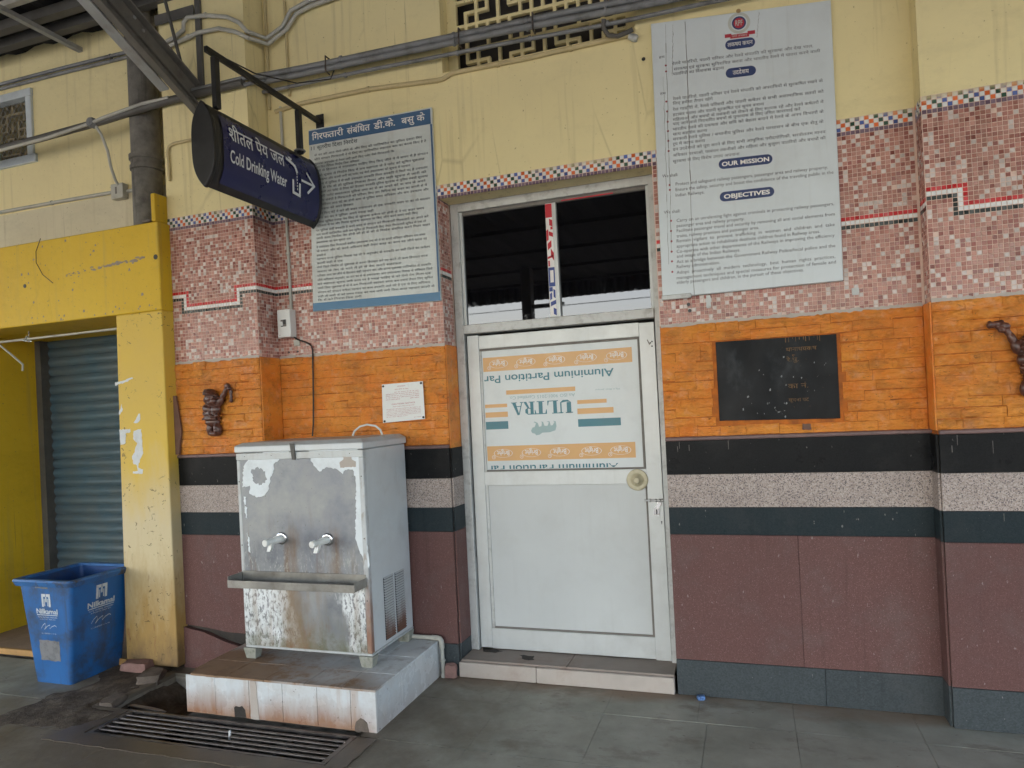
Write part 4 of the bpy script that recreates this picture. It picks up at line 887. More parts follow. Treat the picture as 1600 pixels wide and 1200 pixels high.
# torn paper on the column
def zc(x, y):   # measured on the column face
    return (-2.399 + (x - 115) * 0.000928, 1.952 - (y - 225) * 0.000760)
for q, poly in enumerate(([(115, 225), (200, 215), (285, 190), (290, 205), (200, 235), (118, 255)], [(150, 480), (170, 425), (178, 470), (150, 520), (138, 515)], [(300, 570), (325, 520), (340, 520), (342, 570), (315, 600), (275, 600)],
                          [(135, 655), (240, 652), (242, 680), (195, 690), (190, 780), (140, 790)], [(275, 670), (345, 655), (350, 880), (320, 930), (300, 1000), (345, 1020), (340, 1055), (245, 1055), (250, 1035), (295, 1035), (290, 980), (260, 970), (245, 900), (275, 860), (300, 780), (265, 740)])):
    mb = MB(); mb.prism(jag([zc(a, b) for a, b in poly], 0.004, 0.012, q), lambda a, b, d: (a, d, b), KF + 0.0018, KF + 0.0032); mb.build('paper_scrap', 'paper', colm)
# white rail tied under the beam
rl = MB(); rl.tube([(-4.0, -0.10, 2.349), (-2.37, -0.10, 2.357)], 0.009, 10); rl.build('rail', 'pvc', shop, smooth=True)
rl = MB(); rl.tube([(-3.47, -0.10, 2.352), (-3.465, -0.10, 2.41)], 0.004, 8); rl.tube([(-3.50, -0.112, 2.34), (-3.47, -0.115, 2.37), (-3.455, -0.09, 2.345), (-3.49, -0.088, 2.335), (-3.5, -0.115, 2.355)], 0.006, 6); rl.build('tie_wire', 'pvc', shop, smooth=True)
rl = MB(); rl.tube([(-3.80, -0.10, 2.34), (-3.70, -0.06, 2.24), (-3.64, -0.03, 2.17), (-3.645, -0.03, 2.12)], 0.008, 8); rl.build('loose_pipe_end', 'pvc', shop, smooth=True)
mb = MB(); rk = random.Random(6)
for q in range(90):
    t = rk.random(); a = -2.82 + 0.72 * t; bz = 2.735 + 0.045 * t + rk.gauss(0, 0.006); s = rk.uniform(0.003, 0.012) * (0.5 + t)
    mb.prism([(a - s * 1.6, bz - s * .3), (a + s * rk.uniform(.3, 1.5), bz - s * .5), (a + s * 1.7, bz + s * .2), (a - s * .2, bz + s * rk.uniform(.3, .7))], lambda x, z, d_: (x, d_, z), KF - 0.0009 - 0.0001 * (q % 9), KF + 0.001)
for q in range(46):
    a = rk.uniform(-3.4, -1.98); bz = rk.choice((rk.uniform(2.42, 2.47), rk.uniform(2.42, 2.98))); s = rk.uniform(0.002, 0.009)
    mb.prism(jag([(a - s, bz - s), (a + s, bz - s * .6), (a + s * .5, bz + s * 1.4), (a - s * .7, bz + s)], s * .4, s, q), lambda x, z, d_: (x, d_, z), KF - 0.0008, KF + 0.001)
kind(mb.build('paint_scars', 'step_top', shop), 'stuff')
mb = MB(); mb.lathe((-1.99, KF - 0.002, 2.77), (0, 1, 0), [(0, 0.017), (0.003, 0.019)], 9); mb.lathe((-3.21, KF - 0.002, 2.70), (0, 1, 0), [(0, 0.014), (0.003, 0.016)], 9); kind(mb.build('chipped_hole', 'rivet', shop), 'stuff')
mb = MB(); mb.tube([(-3.02, -0.31, 3.02), (-3.06, -0.318, 2.93), (-3.06, -0.32, 2.85), (-3.01, -0.315, 2.76), (-2.92, -0.31, 2.69)], 0.0025, 6); mb.build('dangling_wire', 'cable', shop)

# ================================================================== WATER COOLER AND PLINTH
PZ = 0.2224
pln = thing('tiled_plinth', 'low tiled plinth with rust-stained white tiles under the water cooler', 'plinth', (-0.8, -0.4, 0))
mb = MB(); mb.box(-1.392, -0.176, -0.789, -0.018, 0.0, PZ - 0.010); mb.build('core', 'tile_bed', pln)
for x0, x1 in ((-1.400, -1.195), (-1.193, -0.965), (-0.963, -0.745), (-0.743, -0.525), (-0.523, -0.320), (-0.318, -0.1685)):
    if x0 == -1.193:       # tile with a broken hole at its foot
        mb = MB(); hl = [(x0 + 0.125, 0.0), (x0 + 0.122, 0.05), (x0 + 0.135, 0.062), (x0 + 0.16, 0.058), (x0 + 0.18, 0.066), (x0 + 0.2, 0.045), (x0 + 0.205, 0.0)]
        mb.prism([(x0, 0.0)] + hl + [(x1, 0.0), (x1, PZ - 0.012), (x0, PZ - 0.012)], lambda a, b, d: (a, d, b), -0.797, -0.7895); mb.build('tile', 'tile_front', pln)
        mb = MB(); mb.box(x0 + 0.12, x0 + 0.21, -0.792, -0.7892, 0.0, 0.07); mb.build('hole', 'mud', pln)
    else: bar('tile', x0, x1, -0.797, -0.7895, 0.0, PZ - 0.012, 'tile_front', pln, 0.001)
mb = MB(); mb.prism(jag([(-0.30, 0.0), (-0.215, 0.0), (-0.225, 0.05), (-0.265, 0.07), (-0.29, 0.05)], 0.004, 0.02, 2), lambda a, b, d: (a, d, b), -0.800, -0.7975); mb.build('cement_patch', 'rubble', pln)
mb = MB(); mb.prism(jag([(-0.955, 0.0), (-0.90, 0.0), (-0.905, 0.08), (-0.915, PZ - 0.014), (-0.952, PZ - 0.014)], 0.003, 0.02, 6), lambda a, b, d: (a, d, b), -0.7995, -0.7975); mb.build('mineral_crust', 'step', pln)
for y0, y1 in ((-0.788, -0.52), (-0.518, -0.26), (-0.258, -0.018)): bar('tile', -0.1755, -0.168, y0, y1, 0.0, PZ - 0.012, 'tile_front', pln, 0.001)
for y0, y1 in ((-0.80, -0.585), (-0.583, -0.33), (-0.328, -0.018)):
    for x0, x1 in ((-1.398, -1.12), (-1.118, -0.86), (-0.858, -0.60), (-0.598, -0.37), (-0.368, -0.1655)):
        if y0 == -0.80 and x0 < -1.3:
            mb = MB(); mb.prism(jag([(-1.36, -0.80), (-1.12, -0.80), (-1.12, -0.585), (-1.398, -0.585), (-1.392, -0.70)], 0.004, 0.03, 1), lambda a, b, d: (a, b, d), PZ - 0.0115, PZ); mb.build('tile', 'tile_top', pln)
        else: bar('tile', x0, x1 - 0.001, y0, y1 - 0.001, PZ - 0.0115, PZ + rr.uniform(-0.001, 0.001), 'tile_top', pln, 0.0012)

CX0, CX1, CY0, CY1 = -1.203, -0.338, -0.533, -0.035
wc = thing('water_cooler', 'old grey drinking water cooler with two taps and peeling white paint', 'water cooler', (-0.77, -0.28, PZ))
body = bar('body', CX0 + 0.002, CX1, CY0 + 0.006, CY1, 0.302, 1.450, 'c_side', wc, 0.004)
bar('front_panel', CX0 + 0.025, CX1 - 0.030, CY0 + 0.001, CY0 + 0.0058, 0.725, 1.408, 'c_front', body, 0)
bar('lower_panel', CX0 + 0.006, CX1 - 0.030, CY0, CY0 + 0.0058, 0.304, 0.7245, 'c_low', body, 0)
bar('corner_trim', CX1 - 0.0295, CX1 + 0.003, CY0 - 0.002, CY0 + 0.03, 0.303, 1.408, 'c_trim', body, 0.004); bar('corner_trim', CX0 - 0.001, CX0 + 0.0245, CY0 - 0.001, CY0 + 0.03, 0.7255, 1.408, 'c_edge', body, 0.004)
bar('top_trim', CX0 - 0.002, CX1 + 0.0035, CY0 - 0.003, CY0 + 0.03, 1.4085, 1.4495, 'c_edge', body, 0.003)
bar('bottom_flange', CX0 + 0.002, CX1 + 0.002, CY0 + 0.004, CY1, 0.288, 0.3015, 'c_edge', body, 0.002)
lid = bar('lid', CX0 - 0.006, CX1 + 0.010, CY0 - 0.012, CY1 + 0.006, 1.4535, 1.492, 'c_side', wc, 0.005)
mb = MB(); mb.hexa([(CX0 - 0.005, CY0 - 0.011, 1.4925), (CX1 + 0.009, CY0 - 0.011, 1.4925), (CX1 + 0.009, CY1 + 0.005, 1.4925), (CX0 - 0.005, CY1 + 0.005, 1.4925), (CX0 + 0.03, CY0 + 0.02, 1.510), (CX1 - 0.02, CY0 + 0.02, 1.513), (CX1 - 0.02, CY1 - 0.02, 1.515), (CX0 + 0.03, CY1 - 0.02, 1.511)])
mb.build('lid_top', 'c_edge', lid)
mb = MB(); mb.hexa([(-0.801, -0.5435, 1.404), (-0.779, -0.5435, 1.402), (-0.779, -0.538, 1.402), (-0.801, -0.538, 1.404), (-0.806, -0.5535, 1.500), (-0.775, -0.5535, 1.499), (-0.775, -0.549, 1.499), (-0.806, -0.549, 1.500)]); mb.build('hasp', 'steel_grey', lid)
# paint remnants, thin flakes with their own outline (measured on the front face)
def zf(x, y): return (-1.210 + (x - 130) * 0.000931, 1.446 - (y - 328) * 0.000820)
for q, poly in enumerate(([(205, 340), (290, 325), (380, 318), (540, 305), (545, 355), (480, 368), (430, 400), (415, 470), (395, 500), (375, 590), (340, 635), (285, 645), (225, 615), (235, 560), (175, 570), (190, 420), (240, 350)],
                          [(575, 360), (600, 360), (600, 378), (565, 375)],
                          [(690, 305), (1035, 297), (1048, 470), (1052, 700), (1060, 900), (1080, 1140), (1050, 1100), (1010, 1000), (990, 940), (995, 820), (1005, 700), (1012, 520), (995, 460), (940, 460), (925, 490), (880, 450), (800, 440), (760, 470), (700, 390)],
                          [(180, 640), (200, 640), (196, 700), (185, 700)], [(185, 700), (205, 720), (200, 800), (188, 790)], [(196, 900), (212, 960), (214, 1050), (200, 1040)])):
    mb = MB(); mb.prism(jag([zf(a, b) for a, b in poly], 0.0045, 0.010, q + 3), lambda a, b, d: (a, d, b), CY0 - 0.0012, CY0 + 0.0008); mb.build('paint_flake', 'flake', body)
mb = MB(); mb.prism(jag([zf(a, b) for a, b in [(928, 335), (985, 328), (990, 385), (1020, 405), (1018, 440), (910, 445), (905, 410), (935, 385)]], 0.002, 0.01, 2), lambda a, b, d: (a, d, b), CY0 - 0.0026, CY0 - 0.0014); mb.build('sticker_remnant', 'step', body)
mb = MB(); mb.prism(jag([zf(a, b) for a, b in [(250, 450), (300, 425), (355, 460), (365, 520), (320, 555), (265, 535)]], 0.006, 0.008, 9), lambda a, b, d: (a, d, b), CY0 - 0.0022, CY0 - 0.0013); mb.build('paint_scar', 'c_front', body)
mb = MB()
for x, z in ((-1.14, 1.43), (-0.95, 1.432), (-0.62, 1.431), (-0.42, 1.43), (-0.352, 1.30), (-0.352, 0.95), (-0.352, 0.60), (-1.19, 1.28), (-1.19, 0.9)): mb.lathe((x, CY0 - 0.0032, z), (0, 1, 0), [(0, 0.003), (0.001, 0.0042), (0.004, 0.0042)], 8)
kind(mb.build('screw', 'steel_grey', body), 'stuff')
# louvres on the side
for y0, y1, zt in ((-0.375, -0.262, 0.690), (-0.240, -0.128, 0.688)):
    bk = bar('louvre_panel', CX1 - 0.001, CX1 + 0.0006, y0, y1, 0.325, zt, 'rivet', body, 0)
    mb = MB(); nl = 24; hz = (zt - 0.327) / nl
    for q in range(nl):
        z = 0.327 + q * hz; b0 = len(mb.v)
        prof = [(0.0008, z + hz * 0.98), (0.0035, z + hz * 0.80), (0.0065, z + hz * 0.52), (0.0075, z + hz * 0.36), (0.0060, z + hz * 0.34)]
        for yy in (y0, y1): mb.v += [(CX1 + dx, yy, zz) for dx, zz in prof]
        for k2 in range(4): mb.f.append((b0 + k2, b0 + 5 + k2, b0 + 6 + k2, b0 + 1 + k2)); mb.m.append(0)
    kind(mb.build('louvre', 'louvre', bk), 'stuff')
# tapered legs
for x, y in ((-1.165, -0.508), (-0.375, -0.508), (-1.165, -0.075), (-0.375, -0.075)):
    mb = MB(); w0, w1 = 0.034, 0.046
    mb.hexa([(x - w0, y - w0 * 0.75, PZ + 0.001), (x + w0, y - w0 * 0.75, PZ + 0.001), (x + w0, y + w0 * 0.75, PZ + 0.001), (x - w0, y + w0 * 0.75, PZ + 0.001), (x - w1, y - w1 * 0.75, 0.288), (x + w1, y - w1 * 0.75, 0.288), (x + w1, y + w1 * 0.75, 0.288), (x - w1, y + w1 * 0.75, 0.288)]); mb.build('leg', 'moss', wc, bevel=0.003)
# taps
for x, z in ((-0.905, 0.945), (-0.592, 0.942)):
    tp = MB(); tp.lathe((x, CY0 - 0.0005, z), (0, -1, 0), [(0, 0.034), (0.004, 0.036), (0.007, 0.033), (0.008, 0.024)], 24); fln = tp.build('tap_flange', 'chrome', wc, smooth=True)
    tp = MB(); tp.lathe((x, CY0 - 0.006, z), (-0.1, -1, -0.03), [(0, 0.021), (0.05, 0.021), (0.055, 0.018), (0.10, 0.0165), (0.104, 0.020), (0.128, 0.020), (0.131, 0.017)], 20)
    tp.hexa([(x - 0.024, CY0 - 0.108, z - 0.056), (x + 0.0, CY0 - 0.108, z - 0.056), (x + 0.0, CY0 - 0.088, z - 0.054), (x - 0.022, CY0 - 0.088, z - 0.054), (x - 0.016, CY0 - 0.096, z - 0.012), (x + 0.009, CY0 - 0.096, z - 0.012), (x + 0.009, CY0 - 0.072, z - 0.010), (x - 0.014, CY0 - 0.072, z - 0.010)])
    tp.build('tap', 'tap', wc, smooth=True)
# drip tray
ty0, tz0, tz1 = -0.662, 0.680, 0.722
tray = bar('drip_tray', CX0 + 0.008, CX1 - 0.012, ty0 + 0.004, CY0 - 0.001, tz0, tz0 + 0.006, 'tray', wc, 0.001)
bar('tray_lip', CX0 + 0.006, CX1 - 0.010, ty0, ty0 + 0.0035, tz0 - 0.002, tz1, 'tray', tray, 0.001); bar('tray_side', CX0 + 0.006, CX0 + 0.009, ty0 + 0.004, CY0 - 0.001, tz0 + 0.0065, tz1 + 0.02, 'tray', tray, 0); bar('tray_side', CX1 - 0.013, CX1 - 0.010, ty0 + 0.004, CY0 - 0.001, tz0 + 0.0065, tz1 + 0.01, 'tray', tray, 0)
bar('splash_back', CX0 + 0.010, CX1 - 0.014, CY0 - 0.006, CY0 - 0.0015, tz0 + 0.0065, 0.748, 'tray', tray, 0.001)
# white hose arched over the lid
hs = MB(); hs.tube([(-0.655, -0.02 - 0.1, 1.514), (-0.64, -0.12, 1.545), (-0.60, -0.12, 1.572), (-0.55, -0.12, 1.582), (-0.49, -0.12, 1.572), (-0.455, -0.12, 1.545), (-0.445, -0.12, 1.516)], 0.0065, 8); tag(hs.build('hose_loop', 'white_plastic', None, smooth=True), 'thin white hose arching over the lid of the water cooler', 'hose')
# waste pipe at the plinth
pv = thing('waste_pipe', 'white plastic waste pipe bending down beside the tiled plinth', 'pipe', (-0.15, -0.05, 0))
mb = MB(); mb.tube([(-0.40, -0.05, 0.243), (-0.20, -0.05, 0.243)], 0.013, 12); mb.build('pipe', 'pvc', pv, smooth=True)
mb = MB(); mb.tube([(-0.205, -0.05, 0.243), (-0.168, -0.05, 0.243), (-0.150, -0.05, 0.238), (-0.142, -0.05, 0.226), (-0.140, -0.05, 0.205), (-0.140, -0.05, 0.18)], 0.016, 12); mb.build('elbow', 'pvc', pv, smooth=True)
mb = MB(); mb.tube([(-0.140, -0.05, 0.185), (-0.136, -0.052, 0.01)], 0.012, 12); mb.lathe((-0.138, -0.051, 0.10), (0, 0, 1), [(0, 0.015), (0.003, 0.018), (0.01, 0.018), (0.013, 0.015)], 14); mb.lathe((-0.136, -0.052, 0.003), (0, 0, 1), [(0, 0.016), (0.022, 0.016)], 12); mb.build('pipe', 'pvc', pv, smooth=True)

# ================================================================== DRAIN
dr = thing('drain_grate', 'rusty iron bar grate over the drain in front of the plinth', 'grate', (-1.0, -1.0, 0))
GX0, GX1, GY0, GY1 = -1.752, -0.252, -1.140, -0.850
for y in (GY0, GY1 - 0.018): bar('frame_bar', GX0, GX1, y, y + 0.018, -0.030, 0.004, 'iron', dr, 0.002)
for x in (GX0, GX1 - 0.030): bar('frame_bar', x, x + 0.030, GY0 + 0.0185, GY1 - 0.0185, -0.030, 0.0035, 'iron', dr, 0.002)
for q in range(5):
    y = GY0 + 0.018 + (q + 1) * (GY1 - GY0 - 0.036) / 6; mb = MB(); mb.tube([(GX0 + 0.03, y, -0.003 + rr.uniform(-.002, .002)), (-1.0, y + rr.uniform(-.003, .003), -0.004), (GX1 - 0.03, y, -0.003)], 0.0068, 10); mb.build('bar', 'iron', dr, smooth=True)
for x in (-1.36, -0.88, -0.60): bar('cross_bar', x, x + 0.022, GY0 + 0.0185, GY1 - 0.0185, -0.030, -0.012, 'iron', dr, 0.002)
mb = MB(); mb.tube([(-0.93, -0.995, -0.03), (-0.928, -0.992, 0.03)], 0.006, 8); tag(mb.build('white_stub', 'white_plastic'), 'tiny white plastic stub stuck upright in the drain grate', 'litter')
mb = MB(); mb.prism(jag([(-1.93, -1.255), (-0.60, -1.245), (-0.145, -1.235), (-0.135, -0.86), (-0.2445, -0.86), (-0.2445, -1.1445), (-1.765, -1.1445), (-1.765, -0.86), (-1.86, -0.88)], 0.006, 0.05, 14), lambda x, y, z: (x, y, z), -0.01, 0.0045)
mb.build('cement_surround', 'wet_cement', dr)
# loose brick and rubble beside the pit
def lump(name, c, size, mat, seed, rot=0.0):
    r = random.Random(seed); bm = bmesh.new(); bmesh.ops.create_cube(bm, size=1.0); bmesh.ops.subdivide_edges(bm, edges=bm.edges, cuts=2, use_grid_fill=True)
    for v in bm.verts:
        e = sum(abs(abs(x) - 0.5) < 0.01 for x in v.co); f = 1 - 0.07 * (e - 1)
        v.co = Vector((v.co.x * size[0], v.co.y * size[1], v.co.z * size[2])) * f + Vector([r.uniform(-1, 1) * 0.07 * s for s in size])
    zmin = min(v.co.z for v in bm.verts)
    for v in bm.verts: v.co.z -= zmin
    me = bpy.data.meshes.new(name); bm.to_mesh(me); bm.free(); me.materials.append(M[mat]); me.polygons.foreach_set('use_smooth', [True] * len(me.polygons)); me.set_sharp_from_angle(angle=math.radians(35))
    o = link(name, me); o.location = c; o.rotation_euler = (0, 0, rot); return o
tag(lump('loose_brick', (-2.25, -0.355, 0.002), (0.19, 0.10, 0.062), 'loose_brick', 1, 0.15), 'single loose dusty brick lying at the foot of the yellow column', 'brick')
tag(lump('concrete_lump', (-2.03, -0.45, -0.03), (0.14, 0.17, 0.075), 'rubble', 2, 0.5), 'broken concrete lump at the edge of the dark pit beside the brick', 'rubble')
tag(lump('concrete_lump', (-1.98, -0.78, -0.03), (0.10, 0.14, 0.05), 'rubble', 5, 0.2), 'flat broken concrete piece on the rim of the pit nearest the drain grate', 'rubble')
tag(lump('broken_stick', (-1.78, -0.72, -0.065), (0.30, 0.03, 0.02), 'step', 7, -0.12), 'pale broken stick lying across the dark pit left of the plinth', 'stick')
tag(lump('stone_chip', (-0.085, -0.055, 0.0), (0.075, 0.03, 0.085), 'loose_brick', 8, 0.2), 'reddish stone chip standing against the skirting beside the waste pipe', 'stone')
w = lump('crumpled_wrapper', (1.405, -0.060, 0.003), (0.042, 0.032, 0.022), 'wrapper', 9, 0.3); tag(w, 'crumpled blue and white wrapper on the floor near the doorstep corner', 'litter')
mb = MB(); mb.hexa([(-2.008, -0.275, 1.42), (-1.967, -0.215, 1.42), (-1.957, -0.221, 1.42), (-1.998, -0.281, 1.42), (-2.06, -0.262, 1.845), (-1.985, -0.205, 1.845), (-1.975, -0.212, 1.845), (-2.05, -0.269, 1.845)])
mb = MB(); mb.prism(jag([(-1.975, 1.437), (-1.940, 1.437), (-1.918, 1.60), (-1.945, 1.835), (-2.0, 1.84), (-1.995, 1.70)], 0.002, 0.03, 3), lambda a, b, d: (a, d + (a + 1.97) * 0.2, b), -0.235, -0.222)
tag(mb.build('brown_board', 'plank'), 'narrow brown board leaning between the yellow column and the orange pilaster', 'board')

# ================================================================== DUSTBIN
bn = thing('dustbin', 'open blue plastic dustbin with white printed lettering in front of the shutter', 'dustbin', (-2.645, -0.455, 0))
def ring(cx, cy, hx, hy, z, rad=0.025, n=5):
    out = []
    for sx, sy, a0 in ((1, -1, -90), (1, 1, 0), (-1, 1, 90), (-1, -1, 180)):
        for q in range(n):
            a = math.radians(a0 + 90 * q / (n - 1)); out.append((cx + sx * (hx - rad) + rad * math.cos(a), cy + sy * (hy - rad) + rad * math.sin(a), z))
    return out
def loft(rings, mb, m=0, close0=False):
    n = len(rings[0]); bs = []
    for r in rings: bs.append(len(mb.v)); mb.v += r
    for a, b in zip(bs, bs[1:]):
        for j in range(n): k2 = (j + 1) % n; mb.f.append((a + j, a + k2, b + k2, b + j)); mb.m.append(m)
    if close0: mb.f.append(tuple(bs[0] + j for j in range(n))); mb.m.append(m)
BCX, BCY = -2.640, -0.455
def bdim(z): t = z / 0.68; return 0.158 + (0.235 - 0.158) * t, 0.192 + (0.225 - 0.192) * t
mb = MB(); loft([ring(BCX, BCY, *bdim(z), z) for z in (0.002, 0.03, 0.3, 0.6, 0.655)], mb, 0, True); bb = mb.build('body', 'bin', bn, smooth=True)
mb = MB(); i0 = lambda z, d: tuple(v - d for v in bdim(z)); loft([ring(BCX, BCY, *i0(0.02, 0.006), 0.02), ring(BCX, BCY, *i0(0.665, 0.006), 0.665)], mb, 0, True); mb.build('lining', 'bin_in', bn, smooth=True)
mb = MB(); hx, hy = bdim(0.66)
loft([ring(BCX, BCY, hx - 0.004, hy - 0.004, 0.667), ring(BCX, BCY, hx - 0.004, hy - 0.004, 0.684), ring(BCX, BCY, hx + 0.028, hy + 0.026, 0.684, 0.03), ring(BCX, BCY, hx + 0.034, hy + 0.032, 0.672, 0.035), ring(BCX, BCY, hx + 0.020, hy + 0.018, 0.640, 0.03), ring(BCX, BCY, hx + 0.0, hy + 0.0, 0.652)], mb)
mb.build('rim', 'bin_rim', bn, smooth=True)
def bface_front(d): # front face (towards -Y), a across, b height
    def fn(a, b):
        hx, hy = bdim(b); return (BCX + a, BCY - hy - d, b)
    return fn
def bface_right(d):
    def fn(a, b):
        hx, hy = bdim(b); return (BCX + hx + d, BCY + a, b)
    return fn
def bin_print(fn, xc, zt, s):
    mb = MB(); n = 12
    def R(a0, a1, b0, b1): mb.face([fn(xc + a0 * s, zt + b0 * s), fn(xc + a1 * s, zt + b0 * s), fn(xc + a1 * s, zt + b1 * s), fn(xc + a0 * s, zt + b1 * s)])
    # twin-arched trunk mark: a block with two rounded arches
    R(-.36, -.20, 0, .62); R(.20, .36, 0, .62); R(-.36, -.02, .62, .80); R(.02, .36, .62, .80); R(-.06, .06, .30, .62); R(-.16, -.10, 0.05, .5); R(.10, .16, .05, .5)
    put_text(mb, 'Nilkamal', fn, xc, zt - 0.42 * s, 0.30 * s, 1.75 * s, 'C', bold=0.03)
    R(-.85, .85, -.53, -.48)
    put_text(mb, 'TOTAL MATERIAL HANDLING', fn, xc, zt - 0.68 * s, 0.08 * s, 1.6 * s, 'C'); put_text(mb, 'A PLASTIC ASIA CO', fn, xc, zt - 0.80 * s, 0.06 * s, 1.3 * s, 'C')
    pts = [(-.6, -1.35), (-.45, -1.15), (-.25, -1.02), (-.2, -1.2), (-.35, -1.42), (-.1, -1.2), (.15, -1.1), (.1, -1.35), (.3, -1.2), (.55, -1.12), (.68, -1.2)]
    for (a, b), (c, d) in zip(pts, pts[1:]):
        w2 = 0.018; mb.face([fn(xc + a * s, zt + (b - w2) * s), fn(xc + c * s, zt + (d - w2) * s), fn(xc + c * s, zt + (d + w2) * s), fn(xc + a * s, zt + (b + w2) * s)])
    put_text(mb, '12, 6 ELEMENT 1 / 4 / 30', fn, xc, zt - 1.68 * s, 0.07 * s, 1.2 * s, 'C')
    kind(mb.build('lettering', 'bin_print', bb), 'stuff')
bin_print(bface_front(0.0015), 0.005, 0.505, 0.106); bin_print(bface_right(0.0015), 0.0, 0.515, 0.114)
fn = bface_front(0.0012); mb = MB(); mb.face([fn(a, b) for a, b in jag([(-0.085, 0.155), (0.085, 0.150), (0.088, 0.285), (-0.088, 0.285)], 0.004, 0.02, 4)]); mb.build('torn_label', 'sticker', bb)
fn = bface_front(0.002); mb = MB(); mb.face([fn(a, b) for a, b in jag([(-0.08, 0.625), (0.03, 0.622), (0.028, 0.642), (-0.085, 0.644)], 0.004, 0.02, 5)]); mb.build('scuff', 'sticker', bb)

# ================================================================== HANGING SIGN
sg = thing('hanging_sign', 'black oval hanging sign with white Cold Drinking Water lettering on navy', 'sign', (-0.9, -0.5, 2.88))
SX, SZ, SH, ST, SY0, SY1 = -0.905, 3.098, 0.222, 0.068, -1.005, -0.075
def lens(n=44, k=1.0):
    out = []
    for q in range(n + 1): a = -1 + 2 * q / n; out.append((ST * k * (1 - abs(a) ** 3.2), a * SH))
    return out
def sface(d):
    def fn(y, z):
        a = max(-1, min(1, (z - SZ) / SH)); return (SX + ST * (1 - abs(a) ** 3.2) + d, y, z)
    return fn
sec = [(SX + x, SZ + z) for x, z in lens()] + [(SX - x, SZ + z) for x, z in reversed(lens()[1:-1])]
mb = MB(); mb.prism(sec, lambda a, b, d: (a, d, b), SY0 + 0.012, SY1 - 0.012); sbox = mb.build('sign_box', 'black_plastic', sg, smooth=True)
mb = MB(); fn = sface(0.0042); zz = [SZ + SH * (-0.86 + 1.66 * q / 30) for q in range(31)]
for za, zb in zip(zz, zz[1:]): mb.face([fn(SY0 + 0.062, za), fn(SY1 - 0.022, za), fn(SY1 - 0.022, zb), fn(SY0 + 0.062, zb)])
mb.build('sign_panel', 'sign_face', sbox, smooth=True)
for y0, y1 in ((SY0 - 0.012, SY0 + 0.0115), (SY1 - 0.0115, SY1 + 0.010)):
    mb = MB(); mb.prism([(SX + (a - SX) * 1.07, SZ + (b - SZ) * 1.03) for a, b in sec], lambda a, b, d: (a, d, b), y0, y1); mb.build('end_cap', 'black_plastic', sg, smooth=True, bevel=0.004, seg=2)
fn = sface(0.012); mb = MB()
put_text(mb, dev('शीतल पेय जल'), fn, -0.905, 3.147, 0.074, 0.462, bold=0.011, res=4)
mb.build('lettering', 'sign_white', sbox); mb = MB(); put_text(mb, 'Cold Drinking Water', fn, -0.905, 3.026, 0.067, 0.472, bold=0.016, res=4)
mb.build('lettering', 'sign_white', sbox); mb = MB()
def stroke(pts, w2):
    for (a, b), (c, d) in zip(pts, pts[1:]):
        L = math.hypot(c - a, d - b) or 1; ux, uz = (c - a) / L, (d - b) / L; px, pz = -uz * w2, ux * w2
        mb.face([fn(a - ux * w2 + px, b - uz * w2 + pz), fn(c + ux * w2 + px, d + uz * w2 + pz), fn(c + ux * w2 - px, d + uz * w2 - pz), fn(a - ux * w2 - px, b - uz * w2 - pz)])
stroke([(-0.415, 3.205), (-0.365, 3.190), (-0.345, 3.180), (-0.332, 3.155)], 0.010); stroke([(-0.392, 3.222), (-0.372, 3.218)], 0.006); stroke([(-0.383, 3.222), (-0.380, 3.198)], 0.006)
stroke([(-0.372, 3.085), (-0.370, 3.015), (-0.308, 3.010), (-0.306, 3.078)], 0.0085)
for q in range(6): stroke([(-0.332, 3.142 - q * 0.019), (-0.332, 3.136 - q * 0.019)], 0.003)
mb.build('tap_pictogram', 'sign_white', sbox); mb = MB(); stroke([(-0.282, 3.112), (-0.160, 3.112)], 0.0075); stroke([(-0.225, 3.172), (-0.158, 3.112), (-0.225, 3.052)], 0.0075)
mb.build('arrow', 'sign_white', sbox)
bar('hanger_bar', SX + 0.030, SX + 0.052, -1.01, -0.005, 3.572, 3.604, 'black_plastic', sg, 0.002)
bar('wall_plate', SX + 0.010, SX + 0.072, -0.0048, -0.0005, 3.54, 3.64, 'black_plastic', sg, 0.002)
for y in (-0.945, -0.235): bar('hanger_post', SX + 0.026, SX + 0.056, y - 0.018, y + 0.018, 3.300, 3.5715, 'black_plastic', sg, 0.002)
mb = MB(); mb.tube([(SX + 0.04 + 0.03 * math.cos(a), -0.235 + 0.03 * math.sin(a), 3.318) for a in [2 * math.pi * q / 16 for q in range(17)]], 0.006, 6); mb.build('tie_ring', 'pvc_grey', sg, smooth=True)
mb = MB(); mb.tube([(SX + 0.05, -0.86, 3.60), (SX + 0.1, -0.70, 3.585), (SX + 0.16, -0.40, 3.65), (SX + 0.2, -0.10, 3.80), (SX + 0.22, -0.08, 3.87)], 0.004, 6); mb.build('feed_wire', 'cable', sg)

